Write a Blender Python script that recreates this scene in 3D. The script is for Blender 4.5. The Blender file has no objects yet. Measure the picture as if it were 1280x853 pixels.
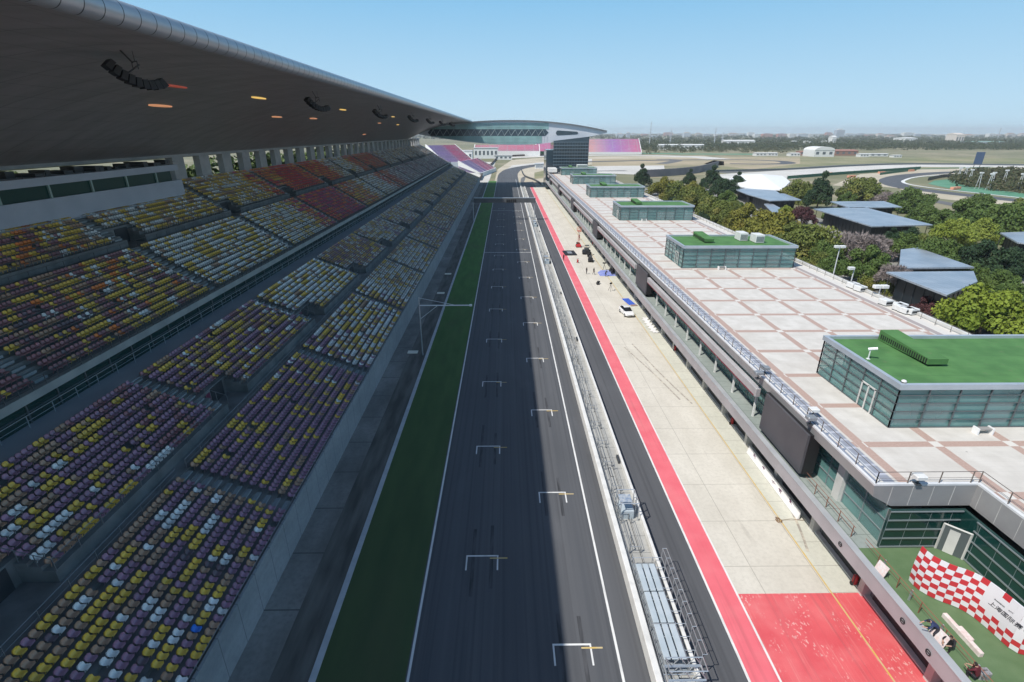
import bpy, bmesh, math, random
import numpy as np
from math import sin, cos, tan, atan, atan2, pi, radians, sqrt
from mathutils import Vector, Matrix
R = random.Random(7)

# ---------------------------------------------------------------- camera
H = 32.5; FPX = 640.0
PITCH = atan(261/640); YAW = atan(8/640*cos(PITCH))
scn = bpy.context.scene
camd = bpy.data.cameras.new('camera'); cam = bpy.data.objects.new('camera', camd)
scn.collection.objects.link(cam); scn.camera = cam
camd.sensor_width = 36; camd.lens = 36*FPX/1280; camd.clip_start = 0.3; camd.clip_end = 30000
cam.location = (0, 0, H); cam.rotation_euler = (pi/2-PITCH, 0, -YAW)

# ---------------------------------------------------------------- sky, sun, exposure
SUN_DX, SUN_DY = 0.615, 0.42          # shadow offset per metre of height
hor = sqrt(SUN_DX**2+SUN_DY**2); ELEV = atan(1/hor)
SUN_AZ = atan2(-SUN_DX, -SUN_DY)      # compass-like angle of the sun measured from +Y towards +X
w = bpy.data.worlds.new('World'); scn.world = w; w.use_nodes = True
nt = w.node_tree; bg = nt.nodes['Background']
sky = nt.nodes.new('ShaderNodeTexSky'); sky.sky_type = 'NISHITA'; sky.sun_disc = False
sky.sun_elevation = ELEV; sky.sun_rotation = SUN_AZ; sky.altitude = 0
sky.air_density = 1.0; sky.dust_density = 0.6; sky.ozone_density = 2.2
tcs = nt.nodes.new('ShaderNodeTexCoord'); sps = nt.nodes.new('ShaderNodeSeparateXYZ'); nt.links.new(tcs.outputs['Generated'], sps.inputs[0])
mrs = nt.nodes.new('ShaderNodeMapRange'); mrs.inputs[1].default_value = 0.2; mrs.inputs[2].default_value = 0.7; mrs.inputs[3].default_value = 1.0; mrs.inputs[4].default_value = 0.0
nt.links.new(sps.outputs[2], mrs.inputs[0])
hr = nt.nodes.new('ShaderNodeMapRange'); hr.inputs[1].default_value = 0.0; hr.inputs[2].default_value = 0.24
nt.links.new(sps.outputs[2], hr.inputs[0])
cr = nt.nodes.new('ShaderNodeMix'); cr.data_type = 'RGBA'; nt.links.new(hr.outputs[0], cr.inputs[0])
cr.inputs[6].default_value = (4.4, 6.2, 7.4, 1); cr.inputs[7].default_value = (1.6, 4.05, 6.5, 1)
mxs = nt.nodes.new('ShaderNodeMix'); mxs.data_type = 'RGBA'
nt.links.new(mrs.outputs[0], mxs.inputs[0]); nt.links.new(sky.outputs[0], mxs.inputs[6]); nt.links.new(cr.outputs[2], mxs.inputs[7])
nt.links.new(mxs.outputs[2], bg.inputs[0]); bg.inputs[1].default_value = 0.12
sd = bpy.data.lights.new('sun', 'SUN'); sd.energy = 4.4; sd.angle = radians(0.5); sd.color = (1.0, 0.95, 0.88)
so = bpy.data.objects.new('sun', sd); scn.collection.objects.link(so)
so.rotation_euler = Vector((-SUN_DX, -SUN_DY, 1)).to_track_quat('Z', 'Y').to_euler()
so.location = (-60, 30, 120)
scn.view_settings.view_transform = 'Standard'; scn.view_settings.look = 'None'
scn.view_settings.gamma = 1; scn.view_settings.use_curve_mapping = False
scn.view_settings.exposure = 0.1
scn.cycles.use_denoising = True
scn.cycles.max_bounces = 6; scn.cycles.diffuse_bounces = 4; scn.cycles.glossy_bounces = 3
scn.cycles.transmission_bounces = 4; scn.cycles.transparent_max_bounces = 8
scn.cycles.volume_bounces = 0

# ---------------------------------------------------------------- helpers
COL = scn.collection
def G(px, py, z=0.0, Y=None, X=None):
    """point of the real place seen at a photo position, on height z (or depth Y / offset X)"""
    a = (px-640)/FPX; b = (426.5-py)/FPX
    y = cos(PITCH)+b*sin(PITCH); zz = -sin(PITCH)+b*cos(PITCH)
    dx = a*cos(YAW)+y*sin(YAW); dy = -a*sin(YAW)+y*cos(YAW)
    t = (Y/dy) if Y is not None else (X/dx) if X is not None else (z-H)/zz
    return Vector((dx*t, dy*t, H+zz*t))
def P(X, Y, Z):
    x = X*cos(YAW)-Y*sin(YAW); y = X*sin(YAW)+Y*cos(YAW); z = Z-H
    zc = y*cos(PITCH)-z*sin(PITCH); up = y*sin(PITCH)+z*cos(PITCH)
    return (640+FPX*x/zc, 426.5-FPX*up/zc, zc)

MATS = {}
def mat(name, c, rough=0.7, metal=0.0, c2=None, scale=1.0, stretch=(1,1,1), bump=0.0, bscale=None, detail=4, lo=0.35, hi=0.65, spec=0.5, emit=0):
    if name in MATS: return MATS[name]
    m = bpy.data.materials.new(name); m.use_nodes = True; MATS[name] = m
    t = m.node_tree; b = t.nodes['Principled BSDF']; L = t.links.new
    b.inputs['Base Color'].default_value = (*c, 1); b.inputs['Roughness'].default_value = rough
    b.inputs['Metallic'].default_value = metal; b.inputs['Specular IOR Level'].default_value = spec
    if emit:
        b.inputs['Emission Color'].default_value = (*c, 1); b.inputs['Emission Strength'].default_value = emit
    tc = t.nodes.new('ShaderNodeTexCoord'); mp = t.nodes.new('ShaderNodeMapping'); mp.inputs['Scale'].default_value = stretch
    L(tc.outputs['Object'], mp.inputs[0])
    if c2 is not None:
        n = t.nodes.new('ShaderNodeTexNoise'); n.inputs['Scale'].default_value = scale; n.inputs['Detail'].default_value = detail
        L(mp.outputs[0], n.inputs['Vector'])
        r = t.nodes.new('ShaderNodeValToRGB'); r.color_ramp.elements[0].position = lo; r.color_ramp.elements[1].position = hi
        r.color_ramp.elements[0].color = (*c, 1); r.color_ramp.elements[1].color = (*c2, 1)
        L(n.outputs[0], r.inputs[0]); L(r.outputs[0], b.inputs['Base Color'])
    if bump:
        n2 = t.nodes.new('ShaderNodeTexNoise'); n2.inputs['Scale'].default_value = bscale or scale*4; n2.inputs['Detail'].default_value = 3
        L(mp.outputs[0], n2.inputs['Vector']); bp = t.nodes.new('ShaderNodeBump'); bp.inputs['Strength'].default_value = bump
        L(n2.outputs[0], bp.inputs['Height']); L(bp.outputs[0], b.inputs['Normal'])
    return m
class N:
    """small node-graph helper"""
    def __init__(s, m): s.t = m.node_tree; s.b = s.t.nodes['Principled BSDF']
    def nd(s, k, **kw):
        n = s.t.nodes.new(k)
        for a, v in kw.items(): setattr(n, a, v)
        return n
    def put(s, sock, v):
        if hasattr(v, 'is_output'): s.t.links.new(v, sock)
        else: sock.default_value = v
    def m(s, op, a, b=0.0, c=0.0):
        n = s.nd('ShaderNodeMath', operation=op)
        for i, v in enumerate((a, b, c)): s.put(n.inputs[i], v)
        return n.outputs[0]
    def xyz(s):
        tc = s.nd('ShaderNodeTexCoord'); sp = s.nd('ShaderNodeSeparateXYZ'); s.t.links.new(tc.outputs['Object'], sp.inputs[0])
        s.co = tc.outputs['Object']; return sp.outputs
    def noise(s, scale, detail=4, stretch=(1,1,1), rough=0.5):
        mp = s.nd('ShaderNodeMapping'); mp.inputs['Scale'].default_value = stretch; s.t.links.new(s.co, mp.inputs[0])
        n = s.nd('ShaderNodeTexNoise'); n.inputs['Scale'].default_value = scale; n.inputs['Detail'].default_value = detail
        n.inputs['Roughness'].default_value = rough
        s.t.links.new(mp.outputs[0], n.inputs['Vector']); return n.outputs[0]
    def mix(s, f, a, b):
        n = s.nd('ShaderNodeMix', data_type='RGBA'); s.put(n.inputs[0], f)
        for sock, v in ((n.inputs[6], a), (n.inputs[7], b)):
            s.put(sock, (*v, 1) if isinstance(v, tuple) else v)
        return n.outputs[2]
    def ramp(s, v, lo, hi):
        n = s.nd('ShaderNodeMapRange'); n.inputs[1].default_value = lo; n.inputs[2].default_value = hi; n.clamp = True
        s.put(n.inputs[0], v); return n.outputs[0]
    def band(s, v, period, width, off=0.0):
        """1 inside a line of the given width every period"""
        f = s.m('MODULO', s.m('ADD', v, 10000*period-off), period)
        return s.m('LESS_THAN', f, width)

def tag(o, label=None, cat=None, group=None, kind=None):
    if label: o['label'] = label
    if cat: o['category'] = cat
    if group: o['group'] = group
    if kind: o['kind'] = kind
    return o
def thing(name, label, cat, loc=(0,0,0), rz=0, group=None):
    o = bpy.data.objects.new(name, None); COL.objects.link(o); o.location = loc; o.rotation_euler = (0,0,rz)
    o.empty_display_size = 0.5
    return tag(o, label, cat, group)

class MB:
    def __init__(s): s.v = []; s.f = []; s.mi = []; s.cur = 0; s.cuts = []
    def nxt(s):
        """start the next separate piece"""
        s.cuts.append((len(s.v), len(s.f))); return s
    def pieces(s):
        cu = s.cuts+[(len(s.v), len(s.f))]; a = (0, 0)
        for b in cu:
            if b[1] > a[1]:
                m_ = MB(); m_.v = s.v[a[0]:b[0]]; m_.f = [tuple(i-a[0] for i in f) for f in s.f[a[1]:b[1]]]; m_.mi = s.mi[a[1]:b[1]]; yield m_
            a = b
    def add(s, vs, fs):
        o = len(s.v); s.v += [tuple(v) for v in vs]; s.f += [tuple(i+o for i in f) for f in fs]; s.mi += [s.cur]*len(fs); return s
    def box(s, x0, x1, y0, y1, z0, z1):
        return s.add([(x0,y0,z0),(x1,y0,z0),(x1,y1,z0),(x0,y1,z0),(x0,y0,z1),(x1,y0,z1),(x1,y1,z1),(x0,y1,z1)],
              [(0,3,2,1),(4,5,6,7),(0,1,5,4),(1,2,6,5),(2,3,7,6),(3,0,4,7)])
    def bbox(s, x0, x1, y0, y1, z0, z1, b=0.05):
        """box with chamfered vertical and top edges"""
        r1 = [(x0+b,y0),(x1-b,y0),(x1,y0+b),(x1,y1-b),(x1-b,y1),(x0+b,y1),(x0,y1-b),(x0,y0+b)]
        r2 = [(x0+b*1.2,y0+b),(x1-b*1.2,y0+b),(x1-b,y0+b*1.2),(x1-b,y1-b*1.2),(x1-b*1.2,y1-b),(x0+b*1.2,y1-b),(x0+b,y1-b*1.2),(x0+b,y0+b*1.2)]
        vs = [(x,y,z0) for x,y in r1]+[(x,y,z1-b) for x,y in r1]+[(x,y,z1) for x,y in r2]
        fs = [tuple(range(7,-1,-1)), tuple(range(16,24))]
        for k in range(8):
            n = (k+1)%8; fs += [(k,n,n+8,k+8),(k+8,n+8,n+16,k+16)]
        return s.add(vs, fs)
    def bar(s, a, b, r=0.03, n=4, r2=None):
        a = Vector(a); b = Vector(b); d = (b-a)
        if d.length < 1e-6: return s
        d.normalize(); u = d.orthogonal().normalized() if abs(d.z) < 0.99 else Vector((1,0,0)); w_ = d.cross(u)
        r2 = r if r2 is None else r2
        vs = []
        for p, rr in ((a, r), (b, r2)):
            for k in range(n):
                t = 2*pi*(k+0.5)/n; vs.append(p+u*cos(t)*rr+w_*sin(t)*rr)
        fs = [(k, (k+1)%n, (k+1)%n+n, k+n) for k in range(n)]+[tuple(range(n-1,-1,-1)), tuple(range(n, 2*n))]
        return s.add(vs, fs)
    def extr(s, prof, y0, y1, close=False, caps=False):
        """profile [(x,z)] swept along Y"""
        n = len(prof); vs = [(x,y0,z) for x,z in prof]+[(x,y1,z) for x,z in prof]
        fs = [(k,k+1,k+1+n,k+n) for k in range(n-1)]
        if close: fs.append((n-1,0,n,2*n-1))
        if caps: fs += [tuple(range(n)), tuple(range(2*n-1,n-1,-1))]
        return s.add(vs, fs)
    def poly(s, pts, z0, z1=None):
        n = len(pts)
        if z1 is None: return s.add([(x,y,z0) for x,y in pts], [tuple(range(n))])
        return s.add([(x,y,z0) for x,y in pts]+[(x,y,z1) for x,y in pts],
              [tuple(range(n-1,-1,-1)), tuple(range(n,2*n))]+[(k,(k+1)%n,(k+1)%n+n,k+n) for k in range(n)])
    def build(s, name, mats, parent=None, smooth=False, bevel=0):
        me = bpy.data.meshes.new(name); me.from_pydata(s.v, [], s.f)
        if not isinstance(mats, (list, tuple)): mats = [mats]
        for m in mats: me.materials.append(m)
        if len(mats) > 1: me.polygons.foreach_set('material_index', s.mi)
        bm = bmesh.new(); bm.from_mesh(me); bmesh.ops.recalc_face_normals(bm, faces=bm.faces); bm.to_mesh(me); bm.free()
        if smooth: me.polygons.foreach_set('use_smooth', [True]*len(me.polygons))
        me.update()
        o = bpy.data.objects.new(name, me); COL.objects.link(o)
        if parent: o.parent = parent
        if bevel:
            b = o.modifiers.new('bevel', 'BEVEL'); b.width = bevel; b.segments = 2; b.limit_method = 'ANGLE'
        return o
def struct(name, mb, m, **k):
    o = mb.build(name, m, **k); o['kind'] = 'structure'; return o
def copy_tree(o, parent=None):
    c = o.copy(); COL.objects.link(c); c.parent = parent
    for ch in list(o.children): copy_tree(ch, c)
    return c
def smooth_line(pts, n=8):
    pts = [Vector((p[0], p[1], 0)) for p in pts]; out = []
    for i in range(len(pts)-1):
        p0 = pts[max(i-1,0)]; p1 = pts[i]; p2 = pts[i+1]; p3 = pts[min(i+2,len(pts)-1)]
        for k in range(n):
            t = k/n
            out.append(0.5*((2*p1)+(p2-p0)*t+(2*p0-5*p1+4*p2-p3)*t*t+(3*p1-p0-3*p2+p3)*t**3))
    return out+[pts[-1]]
def ribbon(mb, pts, width, z, z1=None, smooth=True, off=0):
    L = smooth_line(pts) if smooth else [Vector((p[0],p[1],0)) for p in pts]
    n = len(L); vs = []
    for i, p in enumerate(L):
        d = (L[min(i+1,n-1)]-L[max(i-1,0)]).normalized(); q = Vector((-d.y, d.x, 0))
        wd = width if not isinstance(width, (list,tuple)) else width[0]+(width[1]-width[0])*i/(n-1)
        vs += [p+q*(off+wd/2)+Vector((0,0,z)), p+q*(off-wd/2)+Vector((0,0,z))]
    if z1 is None: return mb.add(vs, [(2*i,2*i+1,2*i+3,2*i+2) for i in range(n-1)])
    m = len(vs); vs2 = [v+Vector((0,0,z1-z)) for v in vs]
    fs = []
    for i in range(n-1):
        a,b,c,d = 2*i,2*i+1,2*i+3,2*i+2
        fs += [(a+m,b+m,c+m,d+m),(a,d,d+m,a+m),(b,b+m,c+m,c)]
    fs += [(0,m,m+1,1),(2*n-2,2*n-1,m+2*n-1,m+2*n-2)]
    return mb.add(vs+vs2, fs)

# ---------------------------------------------------------------- materials
concrete = mat('concrete', (0.30,0.30,0.29), 0.85, c2=(0.40,0.40,0.38), scale=0.8, bump=0.1)
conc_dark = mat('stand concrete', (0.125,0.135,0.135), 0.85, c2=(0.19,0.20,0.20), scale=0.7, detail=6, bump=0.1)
conc_light = mat('light concrete', (0.50,0.50,0.48), 0.8, c2=(0.62,0.62,0.60), scale=0.6)
metal_grey = mat('grey metal panel', (0.26,0.28,0.30), 0.45, 0.3, c2=(0.33,0.35,0.37), scale=0.5)
steel = mat('galvanised steel', (0.50,0.53,0.56), 0.4, 0.6)
dark_steel = mat('dark steel', (0.06,0.065,0.07), 0.5, 0.3)
white_paint = mat('white paint', (0.75,0.75,0.73), 0.6, c2=(0.62,0.62,0.60), scale=1.2, lo=0.5, hi=0.75)
road_white = mat('white road paint', (0.72,0.72,0.70), 0.7, c2=(0.50,0.50,0.49), scale=2.5, stretch=(1,0.3,1), lo=0.5, hi=0.8)
black = mat('black', (0.012,0.012,0.014), 0.6)
dark = mat('dark recess', (0.035,0.04,0.045), 0.7)
red_paint = mat('red', (0.50,0.03,0.035), 0.55)
rust_rail = mat('brown rail', (0.25,0.10,0.06), 0.5)
white_plastic = mat('white plastic', (0.8,0.8,0.8), 0.4)
blue_mat = mat('blue mat', (0.05,0.12,0.55), 0.7)
turf = mat('artificial turf', (0.045,0.15,0.05), 0.95, bump=0.3, bscale=30)
n = N(turf); x_, y_, z_ = n.xyz(); t_c = n.mix(n.ramp(n.noise(0.5, 6), 0.35, 0.68), (0.055,0.155,0.045), (0.085,0.215,0.065))
t_c = n.mix(n.m('MULTIPLY', n.band(y_, 2.0, 0.05), 0.45), t_c, (0.03,0.08,0.03)); t_c = n.mix(n.m('MULTIPLY', n.ramp(n.noise(1.6, 4), 0.60, 0.75), 0.45), t_c, (0.13,0.17,0.08)); n.put(n.b.inputs['Base Color'], t_c)
terrace_green = mat('green terrace carpet', (0.085,0.15,0.065), 0.9, c2=(0.11,0.18,0.085), scale=0.8, detail=6)

def m_asphalt(name, c1, c2, streak):
    m = mat(name, c1, 0.8); n = N(m); n.xyz()
    a = n.noise(0.9, 5, (1.2, streak, 1)); b = n.noise(60, 2); c = n.noise(0.06, 3)
    col = n.mix(n.ramp(a, 0.35, 0.65), c1, c2)
    col = n.mix(n.m('MULTIPLY', n.ramp(b, 0.4, 0.7), 0.25), col, tuple(min(1, v*1.7) for v in c2))
    col = n.mix(n.m('MULTIPLY', n.ramp(c, 0.45, 0.7), 0.3), col, tuple(v*0.7 for v in c1))
    e = n.noise(2.6, 3, (1, 0.006, 1)); col = n.mix(n.m('MULTIPLY', n.ramp(e, 0.50, 0.66), 0.45), col, tuple(v*0.6 for v in c1))
    p_ = n.noise(0.35, 4, (1, 0.25, 1)); col = n.mix(n.m('MULTIPLY', n.ramp(p_, 0.58, 0.70), 0.3), col, tuple(v*1.35 for v in c2))
    n.put(n.b.inputs['Base Color'], col); return m
asphalt = m_asphalt('racing asphalt', (0.070,0.074,0.082), (0.095,0.098,0.105), 0.012)
pit_asphalt = m_asphalt('pit lane asphalt', (0.075,0.078,0.085), (0.092,0.094,0.10), 0.02)
old_asphalt = m_asphalt('old asphalt', (0.115,0.112,0.108), (0.15,0.145,0.14), 0.03)

def m_apron(name, c1, c2, joint, lx, ly, jw=0.05, jcol=(0.3,0.28,0.24), stains=True):
    m = mat(name, c1, 0.8); n = N(m); x, y, z = n.xyz()
    a = n.noise(0.25, 6, (1,0.5,1), 0.65); b = n.noise(3, 4)
    col = n.mix(n.ramp(a, 0.35, 0.68), c1, c2)
    col = n.mix(n.m('MULTIPLY', n.ramp(b, 0.45, 0.75), 0.35), col, tuple(v*0.75 for v in c1))
    jj = n.m('MAXIMUM', n.band(y, ly, jw), n.band(x, lx, jw))
    col = n.mix(n.m('MULTIPLY', jj, 0.8), col, jcol)
    if stains:
        s = n.noise(0.55, 3, (2.2,0.25,1)); col = n.mix(n.m('MULTIPLY', n.ramp(s, 0.62, 0.78), 0.35), col, (0.2,0.18,0.15))
    n.put(n.b.inputs['Base Color'], col); return m
apron_m = m_apron('apron concrete', (0.55,0.52,0.45), (0.66,0.63,0.555), 0, 4.9, 5.2)
apron2_m = m_apron('garage strip concrete', (0.53,0.53,0.46), (0.64,0.64,0.56), 0, 40, 2.6, stains=False)
road_conc = m_apron('service road concrete', (0.13,0.125,0.115), (0.27,0.26,0.24), 0, 60, 5.5, 0.12, (0.06,0.06,0.06))

def m_redpaint(name, worn):
    m = mat(name, (0.62,0.075,0.085), 0.6); n = N(m); x, y, z = n.xyz()
    a = n.noise(0.5, 5); col = n.mix(n.ramp(a, 0.3, 0.7), (0.62,0.085,0.10) if worn else (0.70,0.13,0.16), (0.70,0.13,0.14) if worn else (0.76,0.17,0.20))
    if worn:
        f = n.noise(5.5, 3, (1,0.55,1)); g = n.noise(0.45, 2)
        msk = n.m('MULTIPLY', n.m('GREATER_THAN', f, 0.60), n.ramp(g, 0.50, 0.60))
        col = n.mix(n.m('MULTIPLY', msk, 0.6), col, (0.75,0.50,0.46))
        h = n.noise(2.0, 3, (3,0.12,1)); col = n.mix(n.m('MULTIPLY', n.ramp(h, 0.58, 0.72), 0.45), col, (0.72,0.3,0.28))
    u = n.noise(1.1, 4, (2.5,0.05,1)); col = n.mix(n.m('MULTIPLY', n.ramp(u, 0.55, 0.72), 0.4), col, (0.38,0.09,0.10))
    v = n.noise(0.35, 5); col = n.mix(n.m('MULTIPLY', n.ramp(v, 0.5, 0.72), 0.35), col, (0.74,0.26,0.26))
    n.put(n.b.inputs['Base Color'], col); return m
red_strip = m_redpaint('red pit lane paint', False); red_area = m_redpaint('worn red paint', True)

def m_grass():
    m = mat('green trackside surface', (0.03,0.075,0.02), 0.95); n = N(m); n.xyz()
    a = n.noise(0.5, 6, (1.5,0.3,1)); b = n.noise(14, 3)
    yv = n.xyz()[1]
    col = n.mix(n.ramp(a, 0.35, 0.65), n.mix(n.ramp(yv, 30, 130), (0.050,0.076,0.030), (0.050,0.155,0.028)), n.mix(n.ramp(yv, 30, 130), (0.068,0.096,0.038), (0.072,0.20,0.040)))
    d_ = n.noise(0.18, 4, (1.5,0.4,1)); col = n.mix(n.m('MULTIPLY', n.ramp(d_, 0.52, 0.7), 0.4), col, (0.085,0.085,0.045))
    col = n.mix(n.m('MULTIPLY', n.ramp(b, 0.4, 0.7), 0.35), col, (0.05,0.13,0.035))
    n.put(n.b.inputs['Base Color'], col); return m
verge_m = m_grass()

def m_field():
    m = mat('fields', (0.10,0.13,0.06), 0.95); n = N(m); n.xyz()
    a = n.noise(0.008, 5); b = n.noise(0.05, 5); c = n.noise(0.6, 4)
    col = n.mix(n.ramp(a, 0.40, 0.60), (0.17,0.17,0.09), (0.33,0.28,0.185))
    col = n.mix(n.ramp(b, 0.45, 0.62), col, (0.18,0.18,0.10))
    col = n.mix(n.m('MULTIPLY', n.ramp(c, 0.4, 0.7), 0.3), col, (0.09,0.11,0.05))
    n.put(n.b.inputs['Base Color'], col); return m
field_m = m_field()

DX0, DX1, DZ = 25.3, 54.8, 10.0
def m_deck():
    m = mat('roof deck paving', (0.7,0.7,0.7), 0.75); n = N(m); x, y, z = n.xyz()
    bx = n.band(x, 5.87, 0.74, 33.05); by = n.band(y, 6.12, 0.74, 45.7-0.3)
    cross = n.m('MULTIPLY', bx, by); anyb = n.m('MAXIMUM', bx, by)
    t = n.noise(0.7, 5); t2 = n.noise(7, 3)
    tile = n.mix(n.ramp(t, 0.35, 0.65), (0.545,0.52,0.475), (0.63,0.605,0.56))
    tile = n.mix(n.m('MULTIPLY', n.band(y, 0.6, 0.03), 0.18), tile, (0.3,0.3,0.3))
    tile = n.mix(n.m('MULTIPLY', n.band(x, 0.6, 0.03), 0.10), tile, (0.3,0.3,0.3))
    s = n.noise(0.9, 3, (1,1,1)); tile = n.mix(n.m('MULTIPLY', n.ramp(s, 0.68, 0.8), 0.4), tile, (0.3,0.29,0.27))
    sp2 = n.noise(1.7, 2, (1,1.6,1)); tile = n.mix(n.m('MULTIPLY', n.ramp(sp2, 0.745, 0.77), 0.7), tile, (0.16,0.15,0.14))
    gr_e = n.noise(0.22, 4); tile = n.mix(n.m('MULTIPLY', n.ramp(gr_e, 0.45, 0.7), 0.35), tile, (0.46,0.42,0.37))
    brick = n.mix(n.ramp(t2, 0.3, 0.7), (0.385,0.27,0.225), (0.46,0.335,0.285))
    col = n.mix(anyb, tile, brick); col = n.mix(cross, col, (0.63,0.605,0.56))
    # borders: brick edge both sides, drain strip with the railing's bluish shade painted in
    e1 = n.m('MULTIPLY', n.m('GREATER_THAN', x, 27.2), n.m('LESS_THAN', x, 27.8)); col = n.mix(e1, col, brick)
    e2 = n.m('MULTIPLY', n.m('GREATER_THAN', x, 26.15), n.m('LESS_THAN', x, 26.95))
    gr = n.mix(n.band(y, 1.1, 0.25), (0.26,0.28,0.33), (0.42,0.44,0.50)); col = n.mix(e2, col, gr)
    e3 = n.m('MULTIPLY', n.m('GREATER_THAN', x, 51.7), n.m('LESS_THAN', x, 52.5)); col = n.mix(e3, col, (0.34,0.30,0.29))
    e4 = n.m('GREATER_THAN', x, 52.5); col = n.mix(e4, col, (0.60,0.58,0.54))
    n.put(n.b.inputs['Base Color'], col); return m
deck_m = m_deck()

def glass_mat(name, tint, alpha, rough=0.08):
    m = mat(name, tint, rough); n = N(m); n.xyz()
    n.b.inputs['IOR'].default_value = 1.5; n.b.inputs['Alpha'].default_value = alpha
    n.b.inputs['Specular IOR Level'].default_value = 0.8
    a = n.noise(0.25, 2); n.put(n.b.inputs['Base Color'], n.mix(n.ramp(a, 0.35, 0.65), tint, tuple(v*1.35 for v in tint)))
    return m
glass_green = glass_mat('green glass', (0.030,0.105,0.095), 0.88)
glass_pav = glass_mat('pavilion glass', (0.15,0.31,0.30), 0.60, 0.1)
glass_dark = glass_mat('dark green glass', (0.006,0.035,0.032), 0.95)
glass_tower = glass_mat('tower glass', (0.018,0.035,0.05), 1.0)
glass_wing = glass_mat('wing glass', (0.20,0.34,0.33), 1.0, 0.15)
mull = mat('aluminium frame', (0.32,0.36,0.38), 0.4, 0.5)
mull_dark = mat('dark frame', (0.12,0.14,0.15), 0.5, 0.3)
screen_m = mat('screen panel', (0.075,0.075,0.085), 0.55, c2=(0.09,0.09,0.10), scale=0.4)
soffit_m = mat('roof soffit', (0.27,0.26,0.255), 0.4, 0.0, c2=(0.33,0.32,0.31), scale=0.12, stretch=(1,1.5,1), detail=3)
tube_m = mat('roof edge cladding', (0.36,0.38,0.41), 0.35, 0.35, c2=(0.42,0.44,0.47), scale=0.5)
# ---------------------------------------------------------------- ground and track
S = 9000
struct('ground', MB().add([(-S,-600,-0.05),(S,-600,-0.05),(S,S*1.5,-0.05),(-S,S*1.5,-0.05)], [(0,1,2,3)]), field_m)
Y0, Y1 = -40, 385
def sheet(name, x0, x1, y0, y1, z, m, ny=1):
    return struct(name, MB().add([(x0,y0,z),(x1,y0,z),(x1,y1,z),(x0,y1,z)], [(0,1,2,3)]), m)
sheet('service_road', -40, -12.6, Y0, 372, 0.0, road_conc)
sheet('trackside_verge', -12.6, -6.5, Y0, Y1, 0.004, verge_m)
sheet('service_gutter', -15.3, -12.7, Y0, 372, 0.004, mat('dark gutter', (0.07,0.068,0.06), 0.9, c2=(0.15,0.145,0.13), scale=1.1, stretch=(1,0.15,1), detail=6))
# main straight runs on into the first corner
ctr = [(1.35,Y0),(1.35,100),(1.35,300),(1.35,400),(3,465),(12,525),(42,590),(95,640),(180,672),(280,690),(330,660),(320,610),(285,592),(250,600)]
mb = MB(); ribbon(mb, ctr, 15.9, 0.010); struct('race_track', mb, asphalt)
sheet('pit_lane', 12.1, 17.5, Y0, 345, 0.006, pit_asphalt)
mb = MB(); ribbon(mb, [(14.8,340),(15,380),(18,420),(30,455),(62,480),(110,490)], 9, 0.012); struct('pit_exit_road', mb, old_asphalt)
sheet('apron', 17.5, 24.7, Y0, 345, 0.006, apron_m)
sheet('garage_strip', 24.7, 29, Y0, 345, 0.006, apron2_m)
sheet('paddock_road', 55.0, 62.5, -40, 360, 0.0, old_asphalt)
sheet('paddock_yard', 62.5, 128, -40, 330, 0.0, mat('paddock paving', (0.20,0.20,0.185), 0.9, c2=(0.30,0.29,0.26), scale=0.15, detail=6))
# painted markings
mk = MB(); z = 0.016
for x, wd in ((-6.42,0.17),(7.4,0.17)): mk.box(x-wd/2,x+wd/2,Y0,400,0.012,z)
mk.box(15.35,15.52,Y0,343,0.008,0.014); mk.box(17.35,17.5,Y0,343,0.008,0.018); mk.box(12.12,12.3,Y0,343,0.008,0.014)
struct('edge_line', mk, road_white)
struct('verge_kerb', MB().box(-12.75,-12.3,Y0,385,0.0,0.05), mat('kerb paint', (0.42,0.44,0.46), 0.7, c2=(0.5,0.52,0.54), scale=1))
sheet('red_strip', 15.52, 17.35, Y0, 343, 0.012, red_strip)
RY = G(1000,742)[1]
sheet('red_apron', 17.5, 27.2, Y0, RY, 0.012, red_area)
yl = MB(); yl.box(24.62,24.74,Y0,343,0.008,0.017); struct('yellow_line', yl, mat('yellow road paint', (0.62,0.42,0.10), 0.7, c2=(0.55,0.45,0.25), scale=1.5))
gm = MB(); gy = MB()
k = 0; yr = 0.756*H
while yr < 235:
    for side, yy in ((1, yr), (0, yr+8)):
        x0, x1 = (3.05, 5.7) if side else (-3.4, -0.75)
        gm.box(x0,x1,yy-0.07,yy+0.07,0.012,z)
        gm.box(x0,x0+0.12,yy-1.5,yy-0.07,0.012,z); gm.box(x1-0.12,x1,yy-1.5,yy-0.07,0.012,z)
        gy.box(x1-0.7,x1+0.75,yy-0.32,yy-0.2,0.018,0.022)
    yr += 16.0
struct('grid_marking', gm, road_white); struct('grid_pit_mark', gy, MATS['yellow road paint'])
sl = MB(); sl.box(-6.3,7.3,yr-14,yr-13.7,0.012,z); sl.box(-6.3,7.3,148,148.3,0.012,z); struct('start_line', sl, road_white)
lm_ = MB(); yr2 = 0.756*H; k = 0
while yr2 < 235:
    for xc, yy in ((4.38, yr2), (-2.07, yr2+8)):
        for dx in (-0.75, 0.75): lm_.box(xc+dx-0.14, xc+dx+0.14, yy-3.2-R.uniform(0,1.5), yy+R.uniform(2,5), 0.0105, 0.0125)
    yr2 += 16
struct('launch_mark', lm_, mat('launch rubber', (0.030,0.031,0.034), 0.8, c2=(0.075,0.077,0.083), scale=1.3, stretch=(3,0.35,1), lo=0.35, hi=0.62))
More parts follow.
